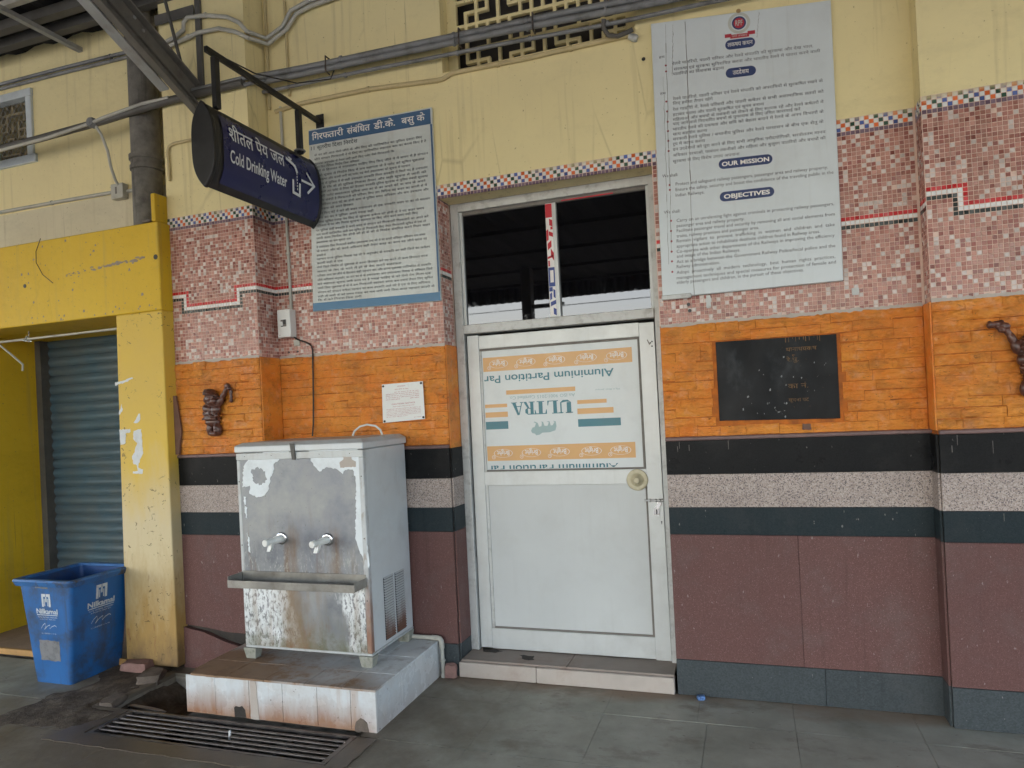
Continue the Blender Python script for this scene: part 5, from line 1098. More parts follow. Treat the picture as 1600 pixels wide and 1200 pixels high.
# ================================================================== NOTICE BOARDS
def quad_fn(Q, y):
    (a, b), (c, d), (e, f), (g, h) = Q
    return lambda s, t: ((1 - t) * ((1 - s) * g + s * e) + t * ((1 - s) * a + s * c), y, (1 - t) * ((1 - s) * h + s * f) + t * ((1 - s) * b + s * d))
def board(name, Q, y0, y1, mat, parent, bevel=0.003):
    f0, f1_ = quad_fn(Q, y0), quad_fn(Q, y1); mb = MB()
    mb.hexa([f0(0, 0), f0(1, 0), f1_(1, 0), f1_(0, 0), f0(0, 1), f0(1, 1), f1_(1, 1), f1_(0, 1)]); return mb.build(name, mat, parent, bevel=bevel)
HW = ('संविधान के अनुच्छेद में गिरफ्तारी और हिरासत से संबंधित अधिकार सूचीबद्ध है पुलिस थाने की सुरक्षा के लिए जीने तथा स्वतंत्रता पर उच्चतम न्यायालय ने जारी किए निर्देश '
      'पूछताछ का काम करने वाले कर्मी के नाम और पद की सही पहचान नेम प्लेट लगी होनी चाहिए गिरफ्तारी के समय एक मेमो तैयार करना जिस पर कम से कम एक गवाह का हस्ताक्षर परिवार का सदस्य या क्षेत्र का '
      'प्रतिष्ठित व्यक्ति हो व्यक्ति को यह अधिकार है कि वह अपने मित्र या संबंधी को सूचना दे निवास जिले के बाहर हो तो पुलिस विधिक सहायता संगठन के द्वारा आठ से बारह घंटे में तार से सूचित करे डायरी में दर्ज').split()
def hline(r, n): return dev(' '.join(r.choice(HW) for _ in range(n)))
n1 = thing('notice_board', 'Hindi arrest guidelines board with blue heading band hung beside the oval sign', 'notice board', (-0.5, -0.02, 2.34))
Q1 = ((-0.943, 3.545), (-0.047, 3.531), (-0.046, 2.326), (-0.975, 2.343))
b1 = board('board', Q1, -0.020, -0.004, 'board1', n1)
def part_board(name, s0, s1, t0, t1, mat, y=-0.0212):
    g = quad_fn(Q1, y); mb = MB(); mb.face([g(s0, t0), g(s1, t0), g(s1, t1), g(s0, t1)]); return mb.build(name, mat, b1)
part_board('heading_band', 0.002, 0.990, 0.914, 0.992, 'board1_blue'); part_board('bottom_band', 0.002, 0.998, 0.002, 0.046, 'board1_low'); part_board('side_band', 0.984, 0.998, 0.047, 0.913, 'board1_blue')
g1 = quad_fn(Q1, -0.0222); mb = MB()
put_text(mb, dev('गिरफ') + '', g1, 0.030, 0.938, 0.034, 0.150, bold=0.012, res=3); put_text(mb, dev('तारी'), g1, 0.172, 0.938, 0.034, 0.125, bold=0.012, res=3)
put_text(mb, dev('संबंधित'), g1, 0.325, 0.938, 0.034, 0.190, bold=0.012, res=3); put_text(mb, dev('डी.के.'), g1, 0.545, 0.938, 0.034, 0.170, bold=0.012, res=3); put_text(mb, dev('बसु'), g1, 0.765, 0.938, 0.034, 0.100, bold=0.012, res=3); put_text(mb, dev('के'), g1, 0.885, 0.938, 0.034, 0.062, bold=0.012, res=3)
kind(mb.build('lettering', 'film_white', b1), 'stuff')
mb = MB(); r1 = random.Random(31); put_text(mb, dev('11 सूत्रीय दिशा निर्देश'), g1, 0.02, 0.884, 0.020, 0.39, bold=0.008)
tt = [0.8542, 0.8317, 0.8059, 0.7868, 0.7668, 0.741, 0.7186, 0.695, 0.672, 0.650, 0.627, 0.604, 0.581, 0.558, 0.533, 0.5097, 0.4872, 0.4673, 0.4415, 0.419, 0.399, 0.3765, 0.3507, 0.3283, 0.305, 0.285, 0.2625, 0.24, 0.2167, 0.1943, 0.171, 0.1485, 0.126, 0.1027, 0.0802, 0.0603]
ends = [0.92, 0.95, 0.70, 0.42, 0.96, 0.93, 0.82, 0.95, 0.94, 0.95, 0.93, 0.94, 0.95, 0.36, 0.96, 0.52, 0.91, 0.86, 0.94, 0.92, 0.95, 0.33, 0.91, 0.92, 0.12, 0.94, 0.26, 0.92, 0.72, 0.94, 0.95, 0.94, 0.95, 0.93, 0.96, 0.40]
for t, e in zip(tt, ends):
    wdt = e - 0.045; n = max(2, int(wdt * 17 + 0.5)); put_text(mb, hline(r1, n), g1, 0.045, t - 0.006, 0.0108, wdt, bold=0.002, res=1)
kind(mb.build('body_text', 'ink1', b1), 'stuff')
n2 = thing('mission_board', 'tall grey-white board lettered Our Mission and Objectives under a red crest', 'notice board', (1.76, -0.03, 2.21))
Q2 = ((1.315, 3.739), (2.229, 3.657), (2.221, 2.212), (1.303, 2.209))
b2 = board('board', Q2, -0.032, -0.004, 'board2', n2)
mb = MB(); mb.box(1.300, 1.46, -0.046, -0.0325, 2.196, 2.222); mb.build('loose_batten', 'alu_dirty', n2, bevel=0.003)
g2 = quad_fn(Q2, -0.0332); g3 = quad_fn(Q2, -0.0342); AR = 0.915 / 1.49
def pill(mb, sc_, tc, w2, h2):
    n = 10; pts = []; hs = h2 / AR * 1.0
    for sx, a0 in ((1, -90), (-1, 90)):
        for q in range(n + 1):
            a = math.radians(a0 + 180 * q / n); pts.append(g2(sc_ + sx * (w2 - hs) + hs * math.cos(a), tc + h2 * math.sin(a)))
    mb.face(pts)
for sc_, tc, w2 in ((0.508, 0.8855, 0.083), (0.505, 0.7838, 0.084), (0.508, 0.460, 0.149), (0.508, 0.3427, 0.151)):
    mb = MB(); pill(mb, sc_, tc, w2, 0.0175); mb.build('heading_pill', 'navy', b2)
for tx, sc_, tc, w2, bo in ((dev('लक्ष्य कथन'), 0.508, 0.8785, 0.140, .006), (dev('उद्देश्य'), 0.505, 0.7768, 0.090, .006), ('OUR MISSION', 0.508, 0.4525, 0.262, .03), ('OBJECTIVES', 0.508, 0.3352, 0.255, .03)):
    mb = MB(); put_text(mb, tx, g3, sc_, tc, 0.0150, w2, 'C', bold=bo, res=3); mb.build('heading_lettering', 'film_white', b2)
# crest: dark ring, red disc, pale wreath, finial and ribbon
def disc(mb, fn, sc_, tc, r0, r1, m, n=28):
    for q in range(n):
        a0, a1 = 2 * math.pi * q / n, 2 * math.pi * (q + 1) / n
        P4 = [fn(sc_ + r1 * math.cos(a), tc + r1 * AR * math.sin(a)) for a in (a0, a1)] + [fn(sc_ + r0 * math.cos(a), tc + r0 * AR * math.sin(a)) for a in (a1, a0)]
        mb.face(P4 if r0 > 0 else P4[:3], m)
mb = MB(); cs, ct = 0.507, 0.9600
disc(mb, g2, cs, ct, 0.046, 0.062, 2); disc(mb, g2, cs, ct, 0.030, 0.039, 1); disc(mb, g2, cs, ct, 0.0, 0.030, 0); disc(mb, g2, cs, ct + 0.043, 0.0, 0.013, 3)
for s0, s1, t0, t1 in ((0.425, 0.462, 0.912, 0.925), (0.552, 0.593, 0.914, 0.927)): mb.face([g2(s0, t0), g2(s1, t0), g2(s1, t1), g2(s0, t1)], 0)
mb.face([g3(0.455, 0.9065), g3(0.560, 0.9065), g3(0.560, 0.9205), g3(0.455, 0.9205)], 0); mb.build('crest', ['crest_red', 'navy', 'crest_pale', 'crest_gold'], b2)
g4 = quad_fn(Q2, -0.0352); mb = MB(); put_text(mb, 'RPF', g4, cs, ct - 0.010, 0.020, 0.040, 'C', bold=.01); mb.build('crest_lettering', 'crest_pale', b2); mb = MB(); put_text(mb, dev('यशो लभस्व'), g4, cs, 0.910, 0.0075, 0.085, 'C'); mb.build('lettering', 'crest_pale', b2)
H1 = [((0.1169, 0.8425), 0.8984, 'रेलवे यात्रियों, यात्री परिसर और रेलवे संपत्ति की सुरक्षा और देख भाल,'), ((0.1237, 0.8217), 0.9346, 'संरक्षा एवं सुरक्षा सुनिश्चित करना और भारतीय रेलवे में यात्रा करने वाली'), ((0.1173, 0.8044), 0.4135, 'यात्रियों का विश्वास बढ़ाना'),
      ((0.1119, 0.7147), 0.9411, 'रेलवे यात्रियों, यात्री परिसर एवं रेलवे संपत्ति को अपराधियों से सुरक्षित रखने के'), ((0.1099, 0.6982), 0.3426, 'लिए हमेशा तैयार रहेंगे'), ((0.1091, 0.6764), 0.9426, 'रेल गाड़ियों में, रेलवे परिसरों और यात्री क्षेत्र से सभी असामाजिक तत्वों को'), ((0.1072, 0.6573), 0.6249, 'हटाकर यात्रा और यात्री सुरक्षित एवं सुगम बनाना'),
      ((0.1063, 0.6395), 0.9397, 'महिलाओं और बच्चों के तस्करी को रोकने के लिए सतर्क रहें और रेलवे क्षेत्रों में'), ((0.1054, 0.6237), 0.8175, 'पाए जाने वाले निराश्रित बच्चों के पुनर्वास के लिए उचित कार्रवाई करें'), ((0.1035, 0.6046), 0.9378, 'भारतीय रेलवे की दक्षता और छवि को बेहतर बनाने में रेलवे के अन्य विभागों के'), ((0.1026, 0.5868), 0.3024, 'साथ सहयोग करना'),
      ((0.1017, 0.569), 0.9348, 'सरकारी रेलवे पुलिस / स्थानीय पुलिस और रेलवे प्रशासन के बीच एक सेतु के'), ((0.0998, 0.5512), 0.2876, 'रूप में कार्य करना'), ((0.0989, 0.5321), 0.9428, 'इन उद्देश्यों को पूरा करने के लिए सभी आधुनिक प्रौद्योगिकी, सर्वोत्तम मानव'), ((0.097, 0.5104), 0.9419, 'अधिकार प्रथाओं, प्रबंधन तकनीकों और महिला और बुजुर्ग यात्रियों और बच्चों की'), ((0.0962, 0.4887), 0.4782, 'सुरक्षा के लिए विशेष उपाय अपनाना')]
E1 = [((0.030, 0.4400), 0.122, 'We shall:'), ((0.107, 0.4060), 0.9462, 'Protect and safeguard railway passengers, passenger area and railway property.'), ((0.1051, 0.3860), 0.9736, 'Ensure the safety, security and boost the confidence of the traveling public in the'), ((0.1043, 0.3660), 0.2712, 'Indian Railways.'), ((0.031, 0.3080), 0.1268, 'We shall:'),
      ((0.1033, 0.2740), 0.9692, 'Carry on an unrelenting fight against criminals in protecting railway passengers,'), ((0.1024, 0.2550), 0.4895, 'passenger area and railway property.'), ((0.1015, 0.2370), 0.9707, 'Facilitate passenger travel and security by removing all anti social elements from'), ((0.0996, 0.2180), 0.5674, 'trains, railway premises and passenger area.'), ((0.0987, 0.2000), 0.9677, 'Remain  vigilant  to  prevent  trafficking  in  women  and  children  and  take'), ((0.0968, 0.1810), 0.8905, 'appropriate action to rehabilitate destitute children found in Railway areas.'),
      ((0.0959, 0.1620), 0.9648, 'Co-operate with other departments of the Railways in improving the efficiency'), ((0.0951, 0.1445), 0.4581, 'and image of the Indian Railways.'), ((0.0931, 0.1250), 0.9662, 'Act as a bridge between the Government Railway Police/local police and the'), ((0.0923, 0.1070), 0.3408, 'Railway administration.'), ((0.0903, 0.0860), 0.9633, 'Adopt  proactively  all  modern  technology,  best  human  rights  practices,'), ((0.0895, 0.0670), 0.9657, 'management techniques and special measures for protection of female and'), ((0.0886, 0.0500), 0.7969, 'elderly passengers and children, in the pursuit of these objectives.')]
mb = MB()
for (s, t), e, tx in H1: put_text(mb, dev(tx), g2, s, t - 0.003, 0.0100, e - s, bold=0.001, res=1)
for (s, t) in ((0.040, 0.872), (0.038, 0.740)): put_text(mb, dev('हम'), g2, s, t - 0.003, 0.0085, 0.034, res=1)
for (s, t), e, tx in E1: put_text(mb, tx, g2, s, t - 0.004, 0.0116, e - s, bold=0.0, res=2)
kind(mb.build('body_text', 'ink', b2), 'stuff')
mb = MB()
for q, (s, t) in enumerate([(0.0786, 0.8408), (0.0789, 0.8191), (0.0726, 0.7099), (0.0753, 0.6739), (0.0758, 0.6365), (0.0751, 0.6024), (0.0745, 0.5669), (0.0739, 0.5301), (0.0711, 0.4067), (0.0713, 0.389), (0.0705, 0.2768), (0.0677, 0.24), (0.0682, 0.2026), (0.0665, 0.1652), (0.0659, 0.1298), (0.0653, 0.0917)]): disc(mb, g2, s, t, 0, 0.0062, 0, 10)
kind(mb.build('bullet_marks', 'ink_red', b2), 'stuff')
# rain runs down the board
rz = random.Random(4); mb = MB()
for s, t1, t0, w2 in ((0.085, 0.99, 0.16, 0.0012), (0.132, 0.985, 0.80, 0.0010), (0.205, 0.99, 0.0, 0.0016), (0.062, 0.80, 0.12, 0.0008), (0.62, 0.99, 0.90, 0.0009)):
    n = 24; pts = [(s + rz.uniform(-0.003, 0.003) - 0.018 * (1 - q / n), t0 + (t1 - t0) * q / n) for q in range(n + 1)]
    for (a, b), (c, d) in zip(pts, pts[1:]):
        k2 = w2 * rz.uniform(0.4, 1.3); mb.face([g3(a - k2, b), g3(a + k2, b), g3(c + k2, d), g3(c - k2, d)])
kind(mb.build('dirt_run', 'gasket', b2), 'stuff')
# caution plate
n3 = thing('caution_notice', 'small white enamel caution notice riveted to the orange stone beside the door', 'notice', (-0.34, -0.02, 1.59))
Q3 = ((-0.486, 1.832), (-0.196, 1.837), (-0.193, 1.600), (-0.491, 1.586)); b3 = board('plate', Q3, -0.0235, -0.0195, 'white_plastic', n3, 0.001)
g5 = quad_fn(Q3, -0.0242); mb = MB()
put_text(mb, dev('सावधान'), g5, 0.48, 0.905, 0.026, 0.20, 'C', bold=.01, m=0); put_text(mb, dev('आम लोगों के लिए'), g5, 0.48, 0.828, 0.026, 0.34, 'C', m=0); put_text(mb, 'CAUTION NOTICE', g5, 0.51, 0.445, 0.034, 0.56, 'C', bold=.01, m=0); put_text(mb, 'UNDER GENERAL PUBLIC INFORMATION', g5, 0.51, 0.388, 0.020, 0.52, 'C')
r3 = random.Random(8)
for t, s0, s1 in ((0.76, 0.30, 0.90), (0.715, 0.09, 0.90), (0.67, 0.09, 0.90), (0.625, 0.09, 0.90), (0.575, 0.09, 0.44), (0.575, 0.68, 0.90)): put_text(mb, hline(r3, max(2, int((s1 - s0) * 13))), g5, s0, t, 0.021, s1 - s0, res=1)
for t, tx, s1 in ((0.325, 'PASSENGERS ARE REQUESTED TO BE CAREFUL OF', 0.92), (0.285, 'THIEVES IN THE TRAIN AND STATION AREA AND', 0.92), (0.245, 'NOT TO ACCEPT ANY EATABLES FROM UNKNOWN', 0.92), (0.205, 'PERSONS AND TO KEEP THEIR LUGGAGE SAFE', 0.92), (0.165, 'INFORM THE POLICE IF ANYTHING SUSPICIOUS', 0.92), (0.125, 'IS FOUND NEAR YOU', 0.60)): put_text(mb, tx, g5, 0.10, t, 0.020, s1 - 0.10, res=1)
put_text(mb, 'BY ORDER', g5, 0.75, 0.065, 0.020, 0.17, res=1); kind(mb.build('lettering', 'ink_red', b3), 'stuff')
for s, t in ((0.035, 0.95), (0.955, 0.95), (0.045, 0.04), (0.965, 0.05)):
    p = g5(s, t); mb = MB(); mb.lathe((p[0], -0.0240, p[2]), (0, -1, 0), [(0, 0.0075), (0.003, 0.0065), (0.005, 0.003)], 12); mb.build('rivet', 'rivet', n3, smooth=True)
# black painted board
cb = thing('blackboard', 'black painted notice panel with worn white marks set in the orange stone', 'blackboard', (1.87, 0, 1.5))
board('panel', ((1.573, 1.946), (2.177, 1.942), (2.176, 1.503), (1.573, 1.515)), -0.006, -0.0005, 'chalk', cb, 0.001)
# half-lost lettering and drips in the same paint
mb = MB(); gq = lambda a, b: (a, -0.0066, b); rw = random.Random(17)
put_text(mb, dev('थानाध्यक्ष'), gq, 1.93, 1.868, 0.022, 0.15, res=2, m=1); put_text(mb, dev('रे.पु.'), gq, 1.93, 1.815, 0.02, 0.06, res=2, m=1); put_text(mb, dev('का नं.'), gq, 1.93, 1.672, 0.026, 0.10, res=2, m=1); put_text(mb, dev('सूचना पट'), gq, 1.93, 1.602, 0.018, 0.10, res=2, m=1)
for q in range(11):
    a = 1.93 + q * 0.017 + rw.uniform(-.004, .004); h2 = rw.uniform(0.008, 0.03); w2 = rw.uniform(0.0008, 0.002); mb.face([gq(a - w2, 1.942 - h2), gq(a + w2, 1.942 - h2), gq(a + w2, 1.942), gq(a - w2, 1.942)], 1)
for q in range(22):
    a, b = (rw.uniform(1.64, 1.92), rw.gauss(1.56, 0.03)) if q < 12 else (rw.uniform(1.78, 2.15), rw.uniform(1.60, 1.84)); s = rw.uniform(0.002, 0.008)
    mb.face([gq(x, z) for x, z in jag([(a - s * rw.uniform(.2, .7), b - s), (a + s * .6, b - s * .4), (a + s * rw.uniform(.2, .6), b + s), (a - s * .4, b + s * .5)], s * 0.35, s * .5, q)], 0)
kind(mb.build('paint_marks', ['chalk_white', 'chalk_ochre'], cb), 'stuff')

# ================================================================== CARVED FIGURES
def figure(name, blobs, parent_label, loc, mirror=1, voxel=0.003):
    """one continuous carved body grown from overlapping ellipsoids and fused with a voxel remesh"""
    bm = bmesh.new()
    for (x, y, z, rx, ry, rz, ang) in blobs:
        r = bmesh.ops.create_icosphere(bm, subdivisions=3, radius=1.0); mat = Matrix.Translation((x * mirror, y, z)) @ Matrix.Rotation(ang * mirror, 4, 'Y') @ Matrix.Diagonal((rx, ry, rz, 1))
        bmesh.ops.transform(bm, matrix=mat, verts=r['verts'])
    me = bpy.data.meshes.new(name); bm.to_mesh(me); bm.free(); me.materials.append(M['wood']); o = link(name, me); o.location = loc
    rm = o.modifiers.new('remesh', 'REMESH'); rm.mode = 'VOXEL'; rm.voxel_size = voxel; rm.use_smooth_shade = True
    sm = o.modifiers.new('smooth', 'SMOOTH'); sm.factor = 0.3; sm.iterations = 1
    tag(o, parent_label, 'carving', 'carved figures on the pilasters'); return o
FIG = [(-0.005, -0.015, 0.022, 0.058, 0.020, 0.020, 0), (-0.038, -0.018, 0.055, 0.024, 0.020, 0.042, 0.1), (0.030, -0.022, 0.052, 0.030, 0.026, 0.045, -0.25), (0.030, -0.040, 0.040, 0.018, 0.012, 0.018, 0),
       (-0.012, -0.018, 0.098, 0.058, 0.030, 0.030, 0), (-0.010, -0.022, 0.126, 0.066, 0.034, 0.028, 0), (-0.008, -0.024, 0.155, 0.062, 0.034, 0.034, 0), (-0.030, -0.034, 0.185, 0.046, 0.026, 0.034, 0.4), (0.030, -0.030, 0.178, 0.040, 0.026, 0.036, -0.3), (-0.048, -0.030, 0.150, 0.030, 0.024, 0.018, 0.5),
       (-0.055, -0.038, 0.128, 0.030, 0.014, 0.008, -0.5), (0.010, -0.048, 0.140, 0.030, 0.016, 0.010, 0.6), (0.045, -0.045, 0.138, 0.022, 0.014, 0.014, -0.6), (-0.005, -0.046, 0.116, 0.058, 0.012, 0.005, 0),
       (0.005, -0.028, 0.222, 0.060, 0.034, 0.024, 0.15), (0.000, -0.030, 0.252, 0.056, 0.040, 0.042, 0), (0.030, -0.052, 0.236, 0.026, 0.016, 0.020, 0), (0.012, -0.062, 0.254, 0.012, 0.010, 0.012, 0), (-0.018, -0.060, 0.262, 0.012, 0.007, 0.006, 0), (0.036, -0.058, 0.262, 0.010, 0.006, 0.005, 0), (0.014, -0.062, 0.228, 0.026, 0.006, 0.006, -0.15), (-0.055, -0.030, 0.246, 0.010, 0.014, 0.020, 0),
       (-0.010, -0.030, 0.288, 0.056, 0.040, 0.018, 0.18), (-0.018, -0.028, 0.306, 0.042, 0.032, 0.014, 0.12), (-0.004, -0.034, 0.278, 0.060, 0.042, 0.008, 0.12),
       (0.062, -0.026, 0.232, 0.026, 0.022, 0.040, 0.6), (0.088, -0.024, 0.270, 0.018, 0.018, 0.040, 0.62), (0.112, -0.024, 0.302, 0.015, 0.015, 0.028, 0.7), (0.128, -0.026, 0.328, 0.024, 0.018, 0.020, 0), (0.140, -0.026, 0.312, 0.020, 0.015, 0.012, 0), (0.138, -0.036, 0.336, 0.018, 0.008, 0.007, 0.4)]
HANG = [(0.146, -0.018, 0.285, 0.012, 0.010, 0.030, 0), (0.147, -0.018, 0.255, 0.010, 0.010, 0.028, 0), (0.146, -0.018, 0.232, 0.013, 0.011, 0.014, 0)]
figure('carved_figure', FIG + HANG, 'dark carved wooden figure with raised arm on the pilaster above the cooler', (-1.632, LPY - 0.014, 1.548))
HOLD = [(0.143 + 0.012 * q, -0.022, 0.352 - 0.002 * q, 0.012, 0.014, 0.016, 0) for q in range(-2, 3)] + [(0.127, -0.022, 0.338, 0.018, 0.014, 0.016, 0), (0.166, -0.022, 0.352, 0.010, 0.016, 0.019, 0)]
FIG2 = [(x if x < 0.06 else 0.06 + (x - 0.06) * 0.7, y, z if x < 0.06 else z * 1.03, rx, ry, rz, a if x < 0.06 else a * 0.6) for (x, y, z, rx, ry, rz, a) in FIG]
figure('carved_figure', FIG2 + HOLD, 'dark carved wooden figure holding a cup, cut off at the right edge of the picture', (2.980, RPY - 0.014, 1.568), -1)

# ================================================================== ELECTRICS
sw = thing('switch_box', 'white plastic switch box with a black rocker on the pink mosaic', 'switch box', (-1.17, -0.03, 2.18))
bx_ = bar('box', -1.222, -1.120, -0.070, -0.0045, 2.185, 2.370, 'white_plastic', sw, 0.004)
bar('switch_recess', -1.194, -1.151, -0.0712, -0.0700, 2.256, 2.302, 'gasket', bx_, 0); bar('rocker', -1.172, -1.155, -0.077, -0.0713, 2.272, 2.302, 'black_plastic', bx_, 0.002); bar('rocker', -1.191, -1.175, -0.077, -0.0713, 2.262, 2.290, 'white_plastic', bx_, 0.002); bar('indicator', -1.190, -1.178, -0.0745, -0.0713, 2.257, 2.261, 'black_plastic', bx_, 0)
mb = MB(); 
for x, z in ((-1.140, 2.358), (-1.205, 2.200)): mb.lathe((x, -0.0705, z), (0, -1, 0), [(0, 0.005), (0.002, 0.004)], 10)
kind(mb.build('screw', 'steel', bx_), 'stuff')
bar('blank_plate', -1.145, -1.098, -0.010, -0.0045, 2.128, 2.170, 'pvc', sw, 0.002)
mb = MB(); mb.tube([(-1.13, -0.03, 2.19), (-1.11, -0.022, 2.172), (-1.085, -0.014, 2.160), (-1.03, -0.012, 2.138), (-1.005, -0.012, 2.118), (-0.996, -0.014, 2.09), (-0.998, -0.018, 1.95), (-1.003, -0.022, 1.75), (-1.012, -0.022, 1.60), (-1.018, -0.03, 1.52)], 0.0052, 8)
tag(mb.build('power_cable', 'cable', smooth=True), 'black cable running from the switch box down behind the water cooler', 'cable')
def conduit(label, runs, mat, r, clamps=(), cr=None, group=None):
    t = thing('conduit', label, 'conduit', runs[0][0], group)
    for pts in runs: mb = MB(); mb.tube(pts, r, 10); mb.build('pipe', mat, t, smooth=True)
    for c, ax in clamps: mb = MB(); c = Vector(c); mb.lathe(c - Vector(ax) * 0.008, ax, [(0, r + 0.002), (0.001, r + 0.004), (0.015, r + 0.004), (0.016, r + 0.002)], 12); mb.build('clamp', mat, t, smooth=True)
    return t
X_ = (1, 0, 0)
conduit('vertical pale conduit dropping to the white switch box', [[(-1.150, -0.012, 2.37), (-1.160, -0.012, 3.74)]], 'pvc', 0.010, [((-1.155, -0.012, 2.75), (0, 0, 1)), ((-1.152, -0.012, 2.45), (0, 0, 1))])
conduit('cream-painted vertical conduit above the oval sign', [[(-1.245, -0.012, 3.74), (-1.245, -0.012, 4.60)]], 'pvc_cream', 0.010)
conduit('second cream-painted vertical conduit above the oval sign', [[(-1.085, -0.012, 3.80), (-1.09, -0.012, 4.60)]], 'pvc_cream', 0.009)
# grey bundle along the upper wall, on hooks
zb = lambda x: 3.905 - 0.028 * (x + 1.3) if x > -1.3 else 3.905
for q, (dy, dz, mt, r, lb) in enumerate(((-0.100, 0.022, 'pvc_grey', 0.019, 'upper grey conduit of the bundle running along the wall under the ventilator'), (-0.102, -0.016, 'pvc_grey', 0.019, 'lower grey conduit of the bundle running along the wall under the ventilator'), (-0.060, -0.060, 'pvc_grey', 0.012, 'thin grey conduit just below the grey bundle'))):
    pts = [(x, dy + 0.004 * math.sin(x * 5 + q), zb(x) + dz + 0.004 * math.sin(3.1 * x + q)) for x in [-1.26 + 0.15 * i for i in range(44)]]
    conduit(lb, [pts], mt, r, [((x, dy, zb(x) + dz), X_) for x in (-0.62, 0.16, 0.62, 1.08, 2.0)], group='grey wall conduits')
for x in (-0.72, 0.20, 0.66): 
    mb = MB(); mb.tube([(x, -0.004, zb(x) + 0.05), (x, -0.125, zb(x) + 0.05), (x, -0.130, zb(x) - 0.045), (x, -0.085, zb(x) - 0.05)], 0.0055, 6)
    tag(mb.build('conduit_hook', 'iron'), {-0.72: 'small iron hook carrying the grey conduits above the oval sign', 0.20: 'small iron hook carrying the grey conduits at the left end of the ventilator', 0.66: 'small iron hook carrying the grey conduits at the middle of the ventilator'}[x], 'hook', 'conduit hooks')
# bundle round the left pilaster and on over the left wall
conduit('dark conduit passing behind the steel brace over the pilaster and left wall', [[(-1.27, -0.235, 3.83), (-1.9, -0.235, 3.826), (-2.05, -0.23, 3.822), (-2.5, -0.215, 3.806), (-3.1, -0.21, 3.79), (-4.2, -0.21, 3.775)]], 'pvc_dark', 0.026)
conduit('pale conduit along the lower edge of the dark conduit on the left wall', [[(-1.86, -0.255, 3.835), (-2.1, -0.25, 3.84), (-2.45, -0.245, 3.812), (-2.58, -0.242, 3.795), (-3.0, -0.24, 3.765), (-4.2, -0.24, 3.735)]], 'pvc', 0.012)
conduit('grey conduit pair hugging the pilaster corner beside the oval sign', [[(-1.70, -0.235, 3.858), (-1.26, -0.235, 3.858), (-1.22, -0.20, 3.87), (-1.18, -0.12, 3.90)], [(-1.70, -0.222, 3.83), (-1.27, -0.222, 3.82), (-1.24, -0.19, 3.84), (-1.20, -0.115, 3.88)]], 'pvc_grey', 0.014)
conduit('long pale conduit high on the left wall below the roof', [[(-4.4, -0.015, 4.41), (-3.1, -0.015, 4.397), (-2.12, -0.015, 4.378)], [(-4.4, -0.012, 4.375), (-3.1, -0.012, 4.362), (-2.12, -0.012, 4.343)]], 'pvc_grey', 0.013, [((-2.62, -0.015, 4.386), X_)])
conduit('pale conduit along the left wall into the small junction box', [[(-4.3, -0.012, 3.40), (-3.2, -0.012, 3.392), (-2.65, -0.012, 3.384)], [(-2.52, -0.012, 3.372), (-2.40, -0.012, 3.37)]], 'pvc', 0.013, [((-3.28, -0.012, 3.393), X_)])
conduit('cream conduit stepping up along the sill of the ventilator', [[(-1.20, -0.014, 3.715), (-0.99, -0.014, 3.733), (-0.484, -0.014, 3.728), (0.0, -0.014, 3.690), (0.035, -0.014, 3.692), (0.10, -0.014, 3.715), (0.6, -0.014, 3.706), (1.20, -0.014, 3.712)]], 'pvc_cream', 0.014, [((-0.484, -0.014, 3.728), X_), ((0.40, -0.014, 3.709), X_), ((0.85, -0.014, 3.708), X_)])
conduit('short cream conduit bent down beside the pilaster edge', [[(-1.93, LPY - 0.012, 3.30), (-1.935, LPY - 0.012, 3.50), (-1.92, LPY - 0.012, 3.535), (-1.88, LPY - 0.012, 3.545), (-1.30, LPY - 0.012, 3.545)]], 'pvc_cream', 0.010, [((-1.70, LPY - 0.012, 3.545), X_)])
mb = MB(); mb.tube([(1.06, -0.07, 3.80), (1.055, -0.06, 3.755), (1.08, -0.05, 3.715), (1.13, -0.04, 3.705), (1.19, -0.03, 3.722), (1.215, -0.03, 3.73)], 0.013, 8); tag(mb.build('flexible_conduit', 'pvc_dark', smooth=True), 'short bent flexible conduit at the right end of the ventilator', 'conduit')
mb = MB(); mb.lathe((1.19, -0.02, 3.700), (1, 0, -0.5), [(0, 0.016), (0.03, 0.022), (0.05, 0.018)], 10); tag(mb.build('sealed_pipe_end', 'alu_dirty', smooth=True), 'taped white pipe end where the cream conduit stops beside the tall board', 'conduit')
# wavy white pair across the pilaster
conduit('upper white flexible conduit waving across the pilaster top', [[(-2.02, -0.225, 4.205), (-1.82, -0.225, 4.245), (-1.74, -0.225, 4.28), (-1.735, -0.225, 4.33), (-1.70, -0.225, 4.355), (-1.55, -0.225, 4.335), (-1.38, -0.225, 4.285), (-1.29, -0.225, 4.23), (-1.25, -0.20, 4.175), (-1.21, -0.06, 4.19), (-1.10, -0.03, 4.26), (-1.03, -0.03, 4.35), (-0.90, -0.03, 4.38), (-0.6, -0.03, 4.40)]], 'pvc', 0.014, [((-1.55, -0.225, 4.335), X_)])
conduit('lower white flexible conduit waving across the pilaster top', [[(-2.02, -0.225, 4.165), (-1.80, -0.225, 4.21), (-1.62, -0.225, 4.235), (-1.45, -0.225, 4.225), (-1.32, -0.225, 4.175), (-1.25, -0.20, 4.135), (-1.20, -0.06, 4.15), (-1.07, -0.03, 4.235), (-0.99, -0.03, 4.32), (-0.88, -0.03, 4.345), (-0.6, -0.03, 4.365)]], 'pvc', 0.014, [((-1.70, -0.225, 4.225), X_)])
jb = thing('junction_box', 'small white junction box beside the cast iron downpipe', 'junction box', (-2.58, -0.03, 3.31))
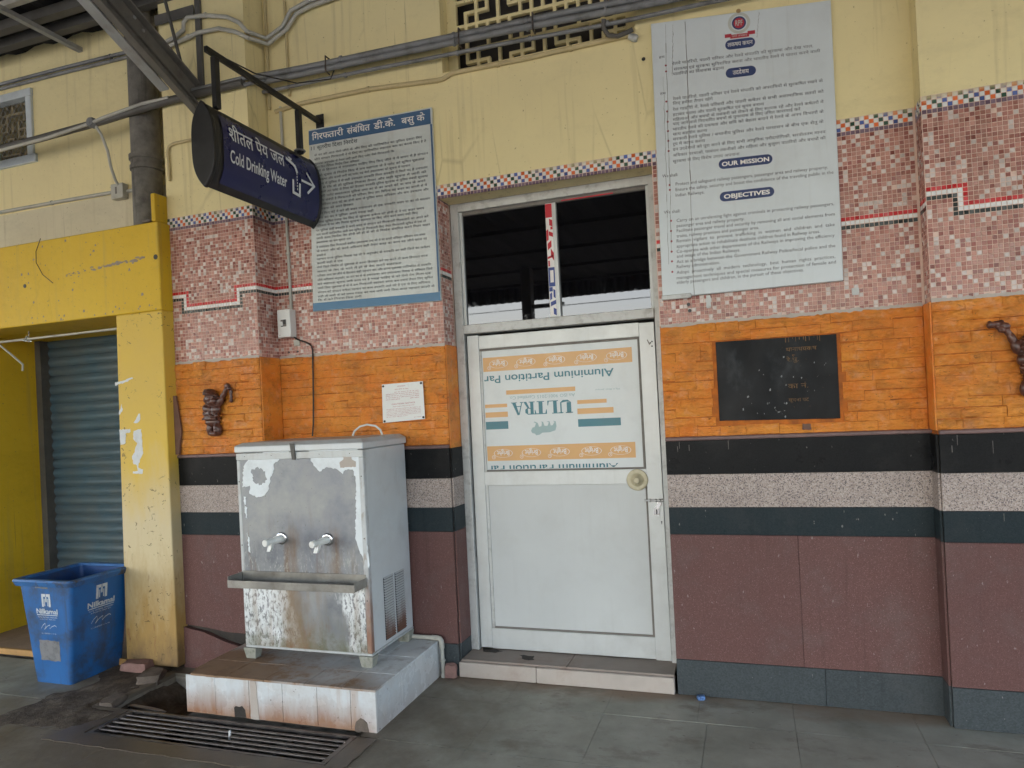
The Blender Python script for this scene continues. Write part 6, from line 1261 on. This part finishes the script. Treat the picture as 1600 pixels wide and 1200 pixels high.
bar('box', -2.635, -2.520, -0.055, -0.0045, 3.315, 3.425, 'pvc', jb, 0.004); bar('terminal', -2.590, -2.575, -0.057, -0.0552, 3.35, 3.40, 'gasket', jb, 0)
mb = MB(); mb.lathe((-2.575, -0.21, 3.802), (0, -1, 0), [(0, 0.035), (0.03, 0.037), (0.045, 0.030)], 16); tag(mb.build('round_junction', 'pvc_grey', smooth=True), 'round grey conduit junction on the left wall above the shop beam', 'junction box')
mb = MB(); mb.tube([(-2.56, -0.225, 3.79), (-2.53, -0.20, 3.72), (-2.535, -0.15, 3.62), (-2.57, -0.10, 3.53), (-2.565, -0.07, 3.44), (-2.565, -0.04, 3.40)], 0.010, 8); tag(mb.build('flexible_conduit', 'pvc', smooth=True), 'curved grey flexible conduit hanging down to the small junction box', 'conduit')
# downpipe
dp = thing('downpipe', 'old dark cast iron rainwater pipe beside the pilaster', 'downpipe', (-2.24, -0.11, 3.0))
mb = MB(); mb.tube([(-2.235, -0.105, 3.01), (-2.225, -0.105, 4.61)], 0.098, 20); mb.build('pipe', 'cast', dp, smooth=True)
mb = MB(); mb.lathe((-2.232, -0.105, 3.44), (0, 0, 1), [(0, 0.099), (0.004, 0.108), (0.03, 0.108), (0.04, 0.101), (0.07, 0.101), (0.075, 0.112), (0.105, 0.112), (0.11, 0.099)], 20); mb.build('collar', 'cast', dp, smooth=True)
mb = MB(); mb.box(-2.012, -1.976, -0.30, -0.001, 3.012, 3.20); tag(mb.build('upstand', 'kiosk', bevel=0.004), 'narrow yellow upstand on the shop beam beside the pilaster', 'upstand')
mb = MB(); mb.box(-2.095, -2.021, -0.302, -0.20, 3.012, 3.030); tag(mb.build('iron_strap_end', 'iron', bevel=0.004), 'bent dark iron strap end on top of the shop beam', 'strap')
# left ventilator window
wv = thing('ventilator_window', 'small blue-white framed ventilator with concrete lattice and wire mesh at far left', 'window', (-3.7, 0.0, 3.77))
for a in ((-3.95, -3.44, 4.255, 4.315), (-3.95, -3.42, 3.735, 3.80)): bar('frame_rail', a[0], a[1], -0.022, 0.05, a[2], a[3], 'sill', wv, 0.004)
bar('frame_stile', -3.505, -3.445, -0.020, 0.05, 3.8005, 4.2545, 'sill', wv, 0.004); bar('frame_stile', -3.95, -3.89, -0.020, 0.05, 3.8005, 4.2545, 'sill', wv, 0.004)
gxa, gza = [-3.892], [3.798]; rl_ = random.Random(12); jo2 = set()
for q in range(6): gxa += [-3.885 + q * 0.064 + 0.008, -3.885 + (q + 1) * 0.064 - 0.008]
for q in range(7): gza += [3.803 + q * 0.064 + 0.008, 3.803 + (q + 1) * 0.064 - 0.008]
gxa.append(-3.497); gza.append(4.26)
for q in range(6):
    for w2 in range(7):
        if rl_.random() < 0.5: jo2.add((q, w2, q + 1, w2))
        if rl_.random() < 0.5: jo2.add((q, w2, q, w2 + 1))
def lf2(i, j):
    if i % 2 and j % 2: return False
    if i % 2: return ((i - 1) // 2, j // 2 - 1, (i - 1) // 2, j // 2) not in jo2
    if j % 2: return (i // 2 - 1, (j - 1) // 2, i // 2, (j - 1) // 2) not in jo2
    return True
solid('lattice', gxa, gza, lf2, 0.06, 0.085, ['lattice_dirty'], wv)
mb = MB()
for q in range(-8, 16):
    for sgn in (1, -1):
        pts = []
        for i in range(0, 12):
            z = 3.80 + i * 0.0413; x = -3.90 + q * 0.05 + sgn * (z - 3.80) * 0.75 + (0.3 if sgn < 0 else 0)
            if -3.89 < x < -3.505: pts.append((x, 0.035 + 0.002 * sgn, z))
        if len(pts) > 1: mb.tube(pts, 0.0016, 4, caps=False)
kind(mb.build('wire_mesh', 'steel_pale', wv), 'stuff')

# ================================================================== CANOPY
cn = thing('platform_canopy', 'dark steel platform canopy with sheet roof overhead', 'canopy', (0, -6, 4.3))
XR0, XR1, YE = -13.0, 10.0, -11.9
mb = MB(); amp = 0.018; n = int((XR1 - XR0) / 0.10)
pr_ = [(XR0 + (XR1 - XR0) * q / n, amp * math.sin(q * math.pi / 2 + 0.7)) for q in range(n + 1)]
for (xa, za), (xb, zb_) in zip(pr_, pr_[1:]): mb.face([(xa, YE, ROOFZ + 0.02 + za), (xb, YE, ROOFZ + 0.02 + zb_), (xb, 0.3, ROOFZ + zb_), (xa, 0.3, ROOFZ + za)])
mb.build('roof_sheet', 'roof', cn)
mb = MB()
pr2 = [(XR0 + (XR1 - XR0) * q / (n * 2), 0.022 * (1 if (q // 2) % 2 else -1)) for q in range(n * 2 + 1)]
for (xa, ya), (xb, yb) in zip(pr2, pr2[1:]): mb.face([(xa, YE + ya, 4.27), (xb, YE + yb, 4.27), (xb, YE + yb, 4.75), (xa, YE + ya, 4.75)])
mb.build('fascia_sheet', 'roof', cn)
for y, d in ((-0.20, 0.0), (-0.36, 0.0), (-1.6, 0), (-3.2, 0), (-4.8, 0), (-6.4, 0), (-8.0, 0), (-9.6, 0), (-11.2, 0)): bar('purlin', XR0, XR1, y - 0.03, y + 0.03, ROOFZ - 0.10, ROOFZ - 0.032, 'steel_grey' if y > -1 else 'roof', cn, 0)  # far purlins coloured near black so the transom reflection stays dark
bar('purlin', XR0, XR1, -0.545, -0.505, ROOFZ - 0.070, ROOFZ - 0.032, 'pvc', cn, 0)
bar('rafter', -2.945, -2.905, -1.3, -0.003, ROOFZ - 0.135, ROOFZ - 0.101, 'steel_pale', cn, 0)
for x in (-8.5, 4.2, 9.8): bar('rafter', x, x + 0.1, -11.6, -0.003, ROOFZ - 0.165, ROOFZ - 0.105, 'roof', cn, 0)  # long rafters blackened too, to keep them out of the reflection
# steel brace from the pilaster up to the roof
br = thing('steel_brace', 'sloping grey steel roof brace fixed to the pilaster above the oval sign', 'brace', (-1.66, -0.2, 3.66))
def sloped(name, x0, x1, offs0, offs1, mat, y_a=-0.20, y_b=-1.75, z_a=3.72, slope=-0.498):
    mb = MB(); za = lambda y: z_a + (y + 0.20) * slope
    mb.hexa([(x0, y_a, za(y_a) + offs0), (x1, y_a, za(y_a) + offs0), (x1, y_b, za(y_b) + offs0), (x0, y_b, za(y_b) + offs0), (x0, y_a, za(y_a) + offs1), (x1, y_a, za(y_a) + offs1), (x1, y_b, za(y_b) + offs1), (x0, y_b, za(y_b) + offs1)]); return mb.build(name, mat, br, bevel=0.002)
sloped('web', -1.690, -1.676, -0.03, 0.17, 'brace'); sloped('lower_flange', -1.765, -1.6905, -0.045, -0.031, 'steel_pale', -0.42); sloped('lower_flange', -1.6755, -1.625, -0.045, -0.031, 'brace'); sloped('upper_flange', -1.735, -1.63, 0.171, 0.184, 'brace'); sloped('mid_angle', -1.6755, -1.655, 0.05, 0.062, 'brace')  # left lower flange coloured pale for the light on its underside
bar('wall_stanchion', -1.648, -1.605, LPY - 0.022, LPY - 0.001, 3.84, 4.60, 'steel_grey', br, 0.002)
bar('tie_plate', -1.98, -1.649, LPY - 0.03, LPY - 0.0225, 4.36, 4.43, 'steel_grey', br, 0.002)
mb = MB(); mb.tube([(-1.845, -0.30, 4.60), (-1.735, -0.26, 4.02)], 0.011, 8); mb.build('hanger_rod', 'steel_grey', br, smooth=True)
mb = MB()
for y, dz in ((-0.62, 0.13), (-0.68, 0.15), (-0.82, 0.15)): mb.lathe((-1.674, y, 3.72 - (y + 0.2) * 0.498 + dz), (1, 0, 0), [(0, 0.011), (0.006, 0.009), (0.009, 0.004)], 10)
kind(mb.build('rivet', 'steel_pale', br, smooth=True), 'stuff')
# dead root on the wall
mb = MB(); mb.tube([(-2.44, -0.06, 4.62), (-2.45, -0.05, 4.52), (-2.44, -0.04, 4.47), (-2.40, -0.04, 4.45), (-2.36, -0.05, 4.442), (-2.31, -0.06, 4.43), (-2.27, -0.07, 4.40), (-2.215, -0.21, 4.34)], 0.016, 8, rfun=lambda t: 0.45 + 0.75 * t); mb.tube([(-2.29, -0.1, 4.405), (-2.30, -0.14, 4.36), (-2.33, -0.15, 4.34)], 0.010, 6); mb.tube([(-2.28, -0.12, 4.40), (-2.265, -0.13, 4.47), (-2.29, -0.12, 4.53)], 0.004, 6)
tag(mb.build('dead_root', 'branch', smooth=True), 'dead dark root dangling on the wall under the roof at upper left', 'root')
# things across the platform, met only as reflections in the transom
for x in (-2.38,):
    pc = thing('platform_column', 'grey steel platform column mirrored in the left transom pane', 'column', (x, -8.9, 0))
    bar('shaft', x - 0.10, x + 0.10, -9.02, -8.78, 0.0, 4.45, 'steel_grey', pc, 0.01); bar('base_plate', x - 0.2, x + 0.2, -9.10, -8.70, -0.004, 0.03, 'steel_grey', pc, 0.004); bar('bracket', x - 0.05, x + 0.75, -8.93, -8.87, 3.62, 3.70, 'steel_grey', pc, 0.004)
for q, (y, z) in enumerate(((-15.0, 4.60), (-15.4, 4.25))):
    mb = MB(); mb.tube([(-60, y, z), (0, y, z - 0.05), (60, y, z)], 0.012, 6); tag(mb.build('overhead_wire', 'cable'), ('upper', 'lower', 'farthest')[q] + ' thin overhead wire crossing the sky in the transom reflection', 'wire')
